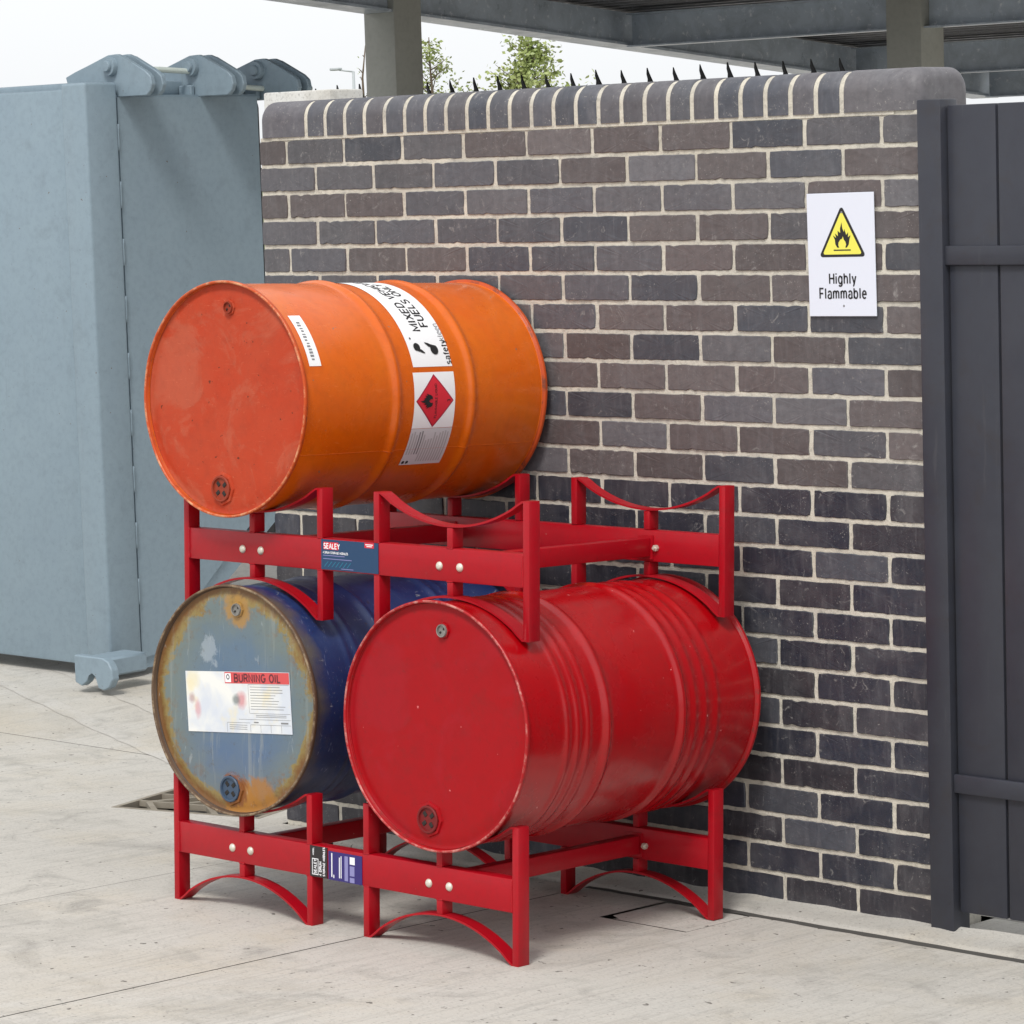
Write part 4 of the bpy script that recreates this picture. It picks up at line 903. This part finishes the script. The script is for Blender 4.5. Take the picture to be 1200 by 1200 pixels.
# ------------------------------------------------------------------ palisade fence
fn = empty('palisade_fence', (-5.5, 4.76, 0), 'black steel palisade fence with curved spike tips behind the wall', 'fence')
bm = bmesh.new()
TIP = [(-0.020, 0.0), (0.021, 0.0), (0.021, 2.205), (0.017, 2.222), (0.004, 2.246), (-0.008, 2.270), (-0.016, 2.290), (-0.018, 2.262), (-0.012, 2.240), (-0.014, 2.215), (-0.020, 2.2)]
add_prism(bm, TIP, -0.004, 0.004, lambda p, y: Vector((p[0], y, p[1])))
pale_o = mesh_obj('pale', bm, 'fence', fn); pale_o.location = (-6.85 - 0.151 * 4 + 5.5, 0, 0)
rf = random.Random(5)
for i in range(1, 26):
    o = bpy.data.objects.new('pale', pale_o.data); COL.objects.link(o); o.parent = fn
    o.location = (-6.85 - 0.151 * 4 + 5.5 + i * 0.1508, 0, -0.007 + rf.uniform(-0.006, 0.006)); o.rotation_euler = (0, 0, rf.uniform(-0.12, 0.12))
for z in (0.4, 1.85): box('fence_rail', -2.1, 1.9, 0.03, 0.07, z, z + 0.05, 'fence', fn, 0.003)
for x in (-2.0, -0.1, 1.8): box('fence_post', x, x + 0.06, 0.072, 0.14, 0, 2.0, 'fence', fn, 0.003)

# ------------------------------------------------------------------ trees and lamp beyond
def make_tree(name, base, height, crown_r, crown_z0, nleaf, leaf, label, seed, taper=0.8, density=1.0):
    rng = random.Random(seed); t = empty(name, base, label, 'tree', None)
    bm = bmesh.new(); trunk = []
    for i in range(9):
        f = i / 8; trunk.append(Vector((rng.uniform(-.03, .03) * height * f * 0.3, rng.uniform(-.03, .03) * height * f * 0.3, height * 0.97 * f)))
    add_tube(bm, trunk, [0.018 * height * (1 - 0.93 * i / 8) + 0.002 for i in range(9)], 7)
    tips = []
    nb = int(46 * density)
    for i in range(nb):
        f = crown_z0 + (0.97 - crown_z0) * (i + rng.random()) / nb; z = f * height
        k = min(int(f * 8), 7); p0 = trunk[k].lerp(trunk[k + 1], f * 8 - k)
        g = (f - crown_z0) / (1 - crown_z0)
        ln_ = crown_r * (1 - g) ** taper * rng.uniform(0.55, 1.15) * (1 if g > 0.12 else 0.7); a = rng.uniform(0, 2 * math.pi)
        d = Vector((math.cos(a), math.sin(a), rng.uniform(0.35, 0.9))); pts = [p0 + d * ln_ * s + Vector((0, 0, 0.12 * ln_ * s * s)) for s in (0, 0.35, 0.7, 1.0)]
        add_tube(bm, pts, [0.006 * height * 0.5, 0.004 * height * 0.5, 0.003 * height * 0.5, 0.0015 * height * 0.5], 4)
        tips.append(pts)
        for _ in range(3):
            s = rng.uniform(0.3, 0.9); q = pts[0].lerp(pts[3], s); dd = Vector((rng.uniform(-1, 1), rng.uniform(-1, 1), rng.uniform(0, 1))) * ln_ * 0.4
            tp = [q, q + dd * 0.5, q + dd]; add_tube(bm, tp, [0.0015 * height * 0.5, 0.0012 * height * 0.5, 0.0008 * height * 0.5], 3); tips.append([q, q, q + dd * 0.6, q + dd])
    mesh_obj('trunk', bm, 'bark', t, True)
    vs, fs = [], []
    for _ in range(nleaf):
        pts = rng.choice(tips); s = rng.uniform(0.25, 1.05); q = pts[0].lerp(pts[3], s) + Vector((rng.gauss(0, 1), rng.gauss(0, 1), rng.gauss(0, 1))) * leaf * 0.9
        a = Vector((rng.gauss(0, 1), rng.gauss(0, 1), rng.gauss(0, 0.7))).normalized(); b = a.cross(Vector((rng.gauss(0, 1), rng.gauss(0, 1), rng.gauss(0, 1)))).normalized()
        l = leaf * rng.uniform(0.6, 1.2); o_ = len(vs)
        vs += [q, q + a * l * 0.5 + b * l * 0.28, q + a * l, q + a * l * 0.5 - b * l * 0.28]; fs.append((o_, o_ + 1, o_ + 2, o_ + 3))
    if nleaf: data_obj('crown', vs, fs, 'leaf', t)
    return t
camv = Vector((4.2528585, -6.1288169, 1.85516116))
def along(px, py, depth):
    d = RT * ((px - 600) / 3680.56) + UP * (-(py - 600) / 3680.56) + FW; return camv + d * depth
q = along(617, 38, 46); make_tree('young_tree', (q.x, q.y, -0.03), q.z + 0.03, 1.15, 0.45, 3800, 0.085, 'young leafy green tree with a full crown beyond the wall', 3)
q = along(505, 34, 46); make_tree('sparse_tree', (q.x, q.y, -0.03), q.z + 0.03, 0.75, 0.45, 1000, 0.075, 'thin sparse tree with few leaves beside the grey column', 8, density=0.8)
q = along(424, 44, 46); make_tree('bare_tree', (q.x, q.y, -0.03), q.z + 0.03, 0.28, 0.4, 25, 0.05, 'slender almost bare sapling beyond the black fence', 11, density=0.35)
q = along(414, 82, 70)
lp = empty('street_lamp', (q.x, q.y, -0.03), 'distant slim grey street lamp beyond the black fence', 'street lamp')
bm = bmesh.new(); add_tube(bm, [(0, 0, 0), (0, 0, q.z)], [0.06, 0.03], 8); mesh_obj('pole', bm, 'lamp', lp, True)
bm = bmesh.new(); add_tube(bm, [(0, 0, q.z - 0.01), (-0.25, -0.2, q.z + 0.04)], 0.02, 6); mesh_obj('arm', bm, 'lamp', lp, True)
bm = bmesh.new(); add_box(bm, -0.48, -0.2, -0.28, -0.14, q.z + 0.03, q.z + 0.09, 0.02, 2); mesh_obj('lamp_head', bm, 'lamp', lp, True)
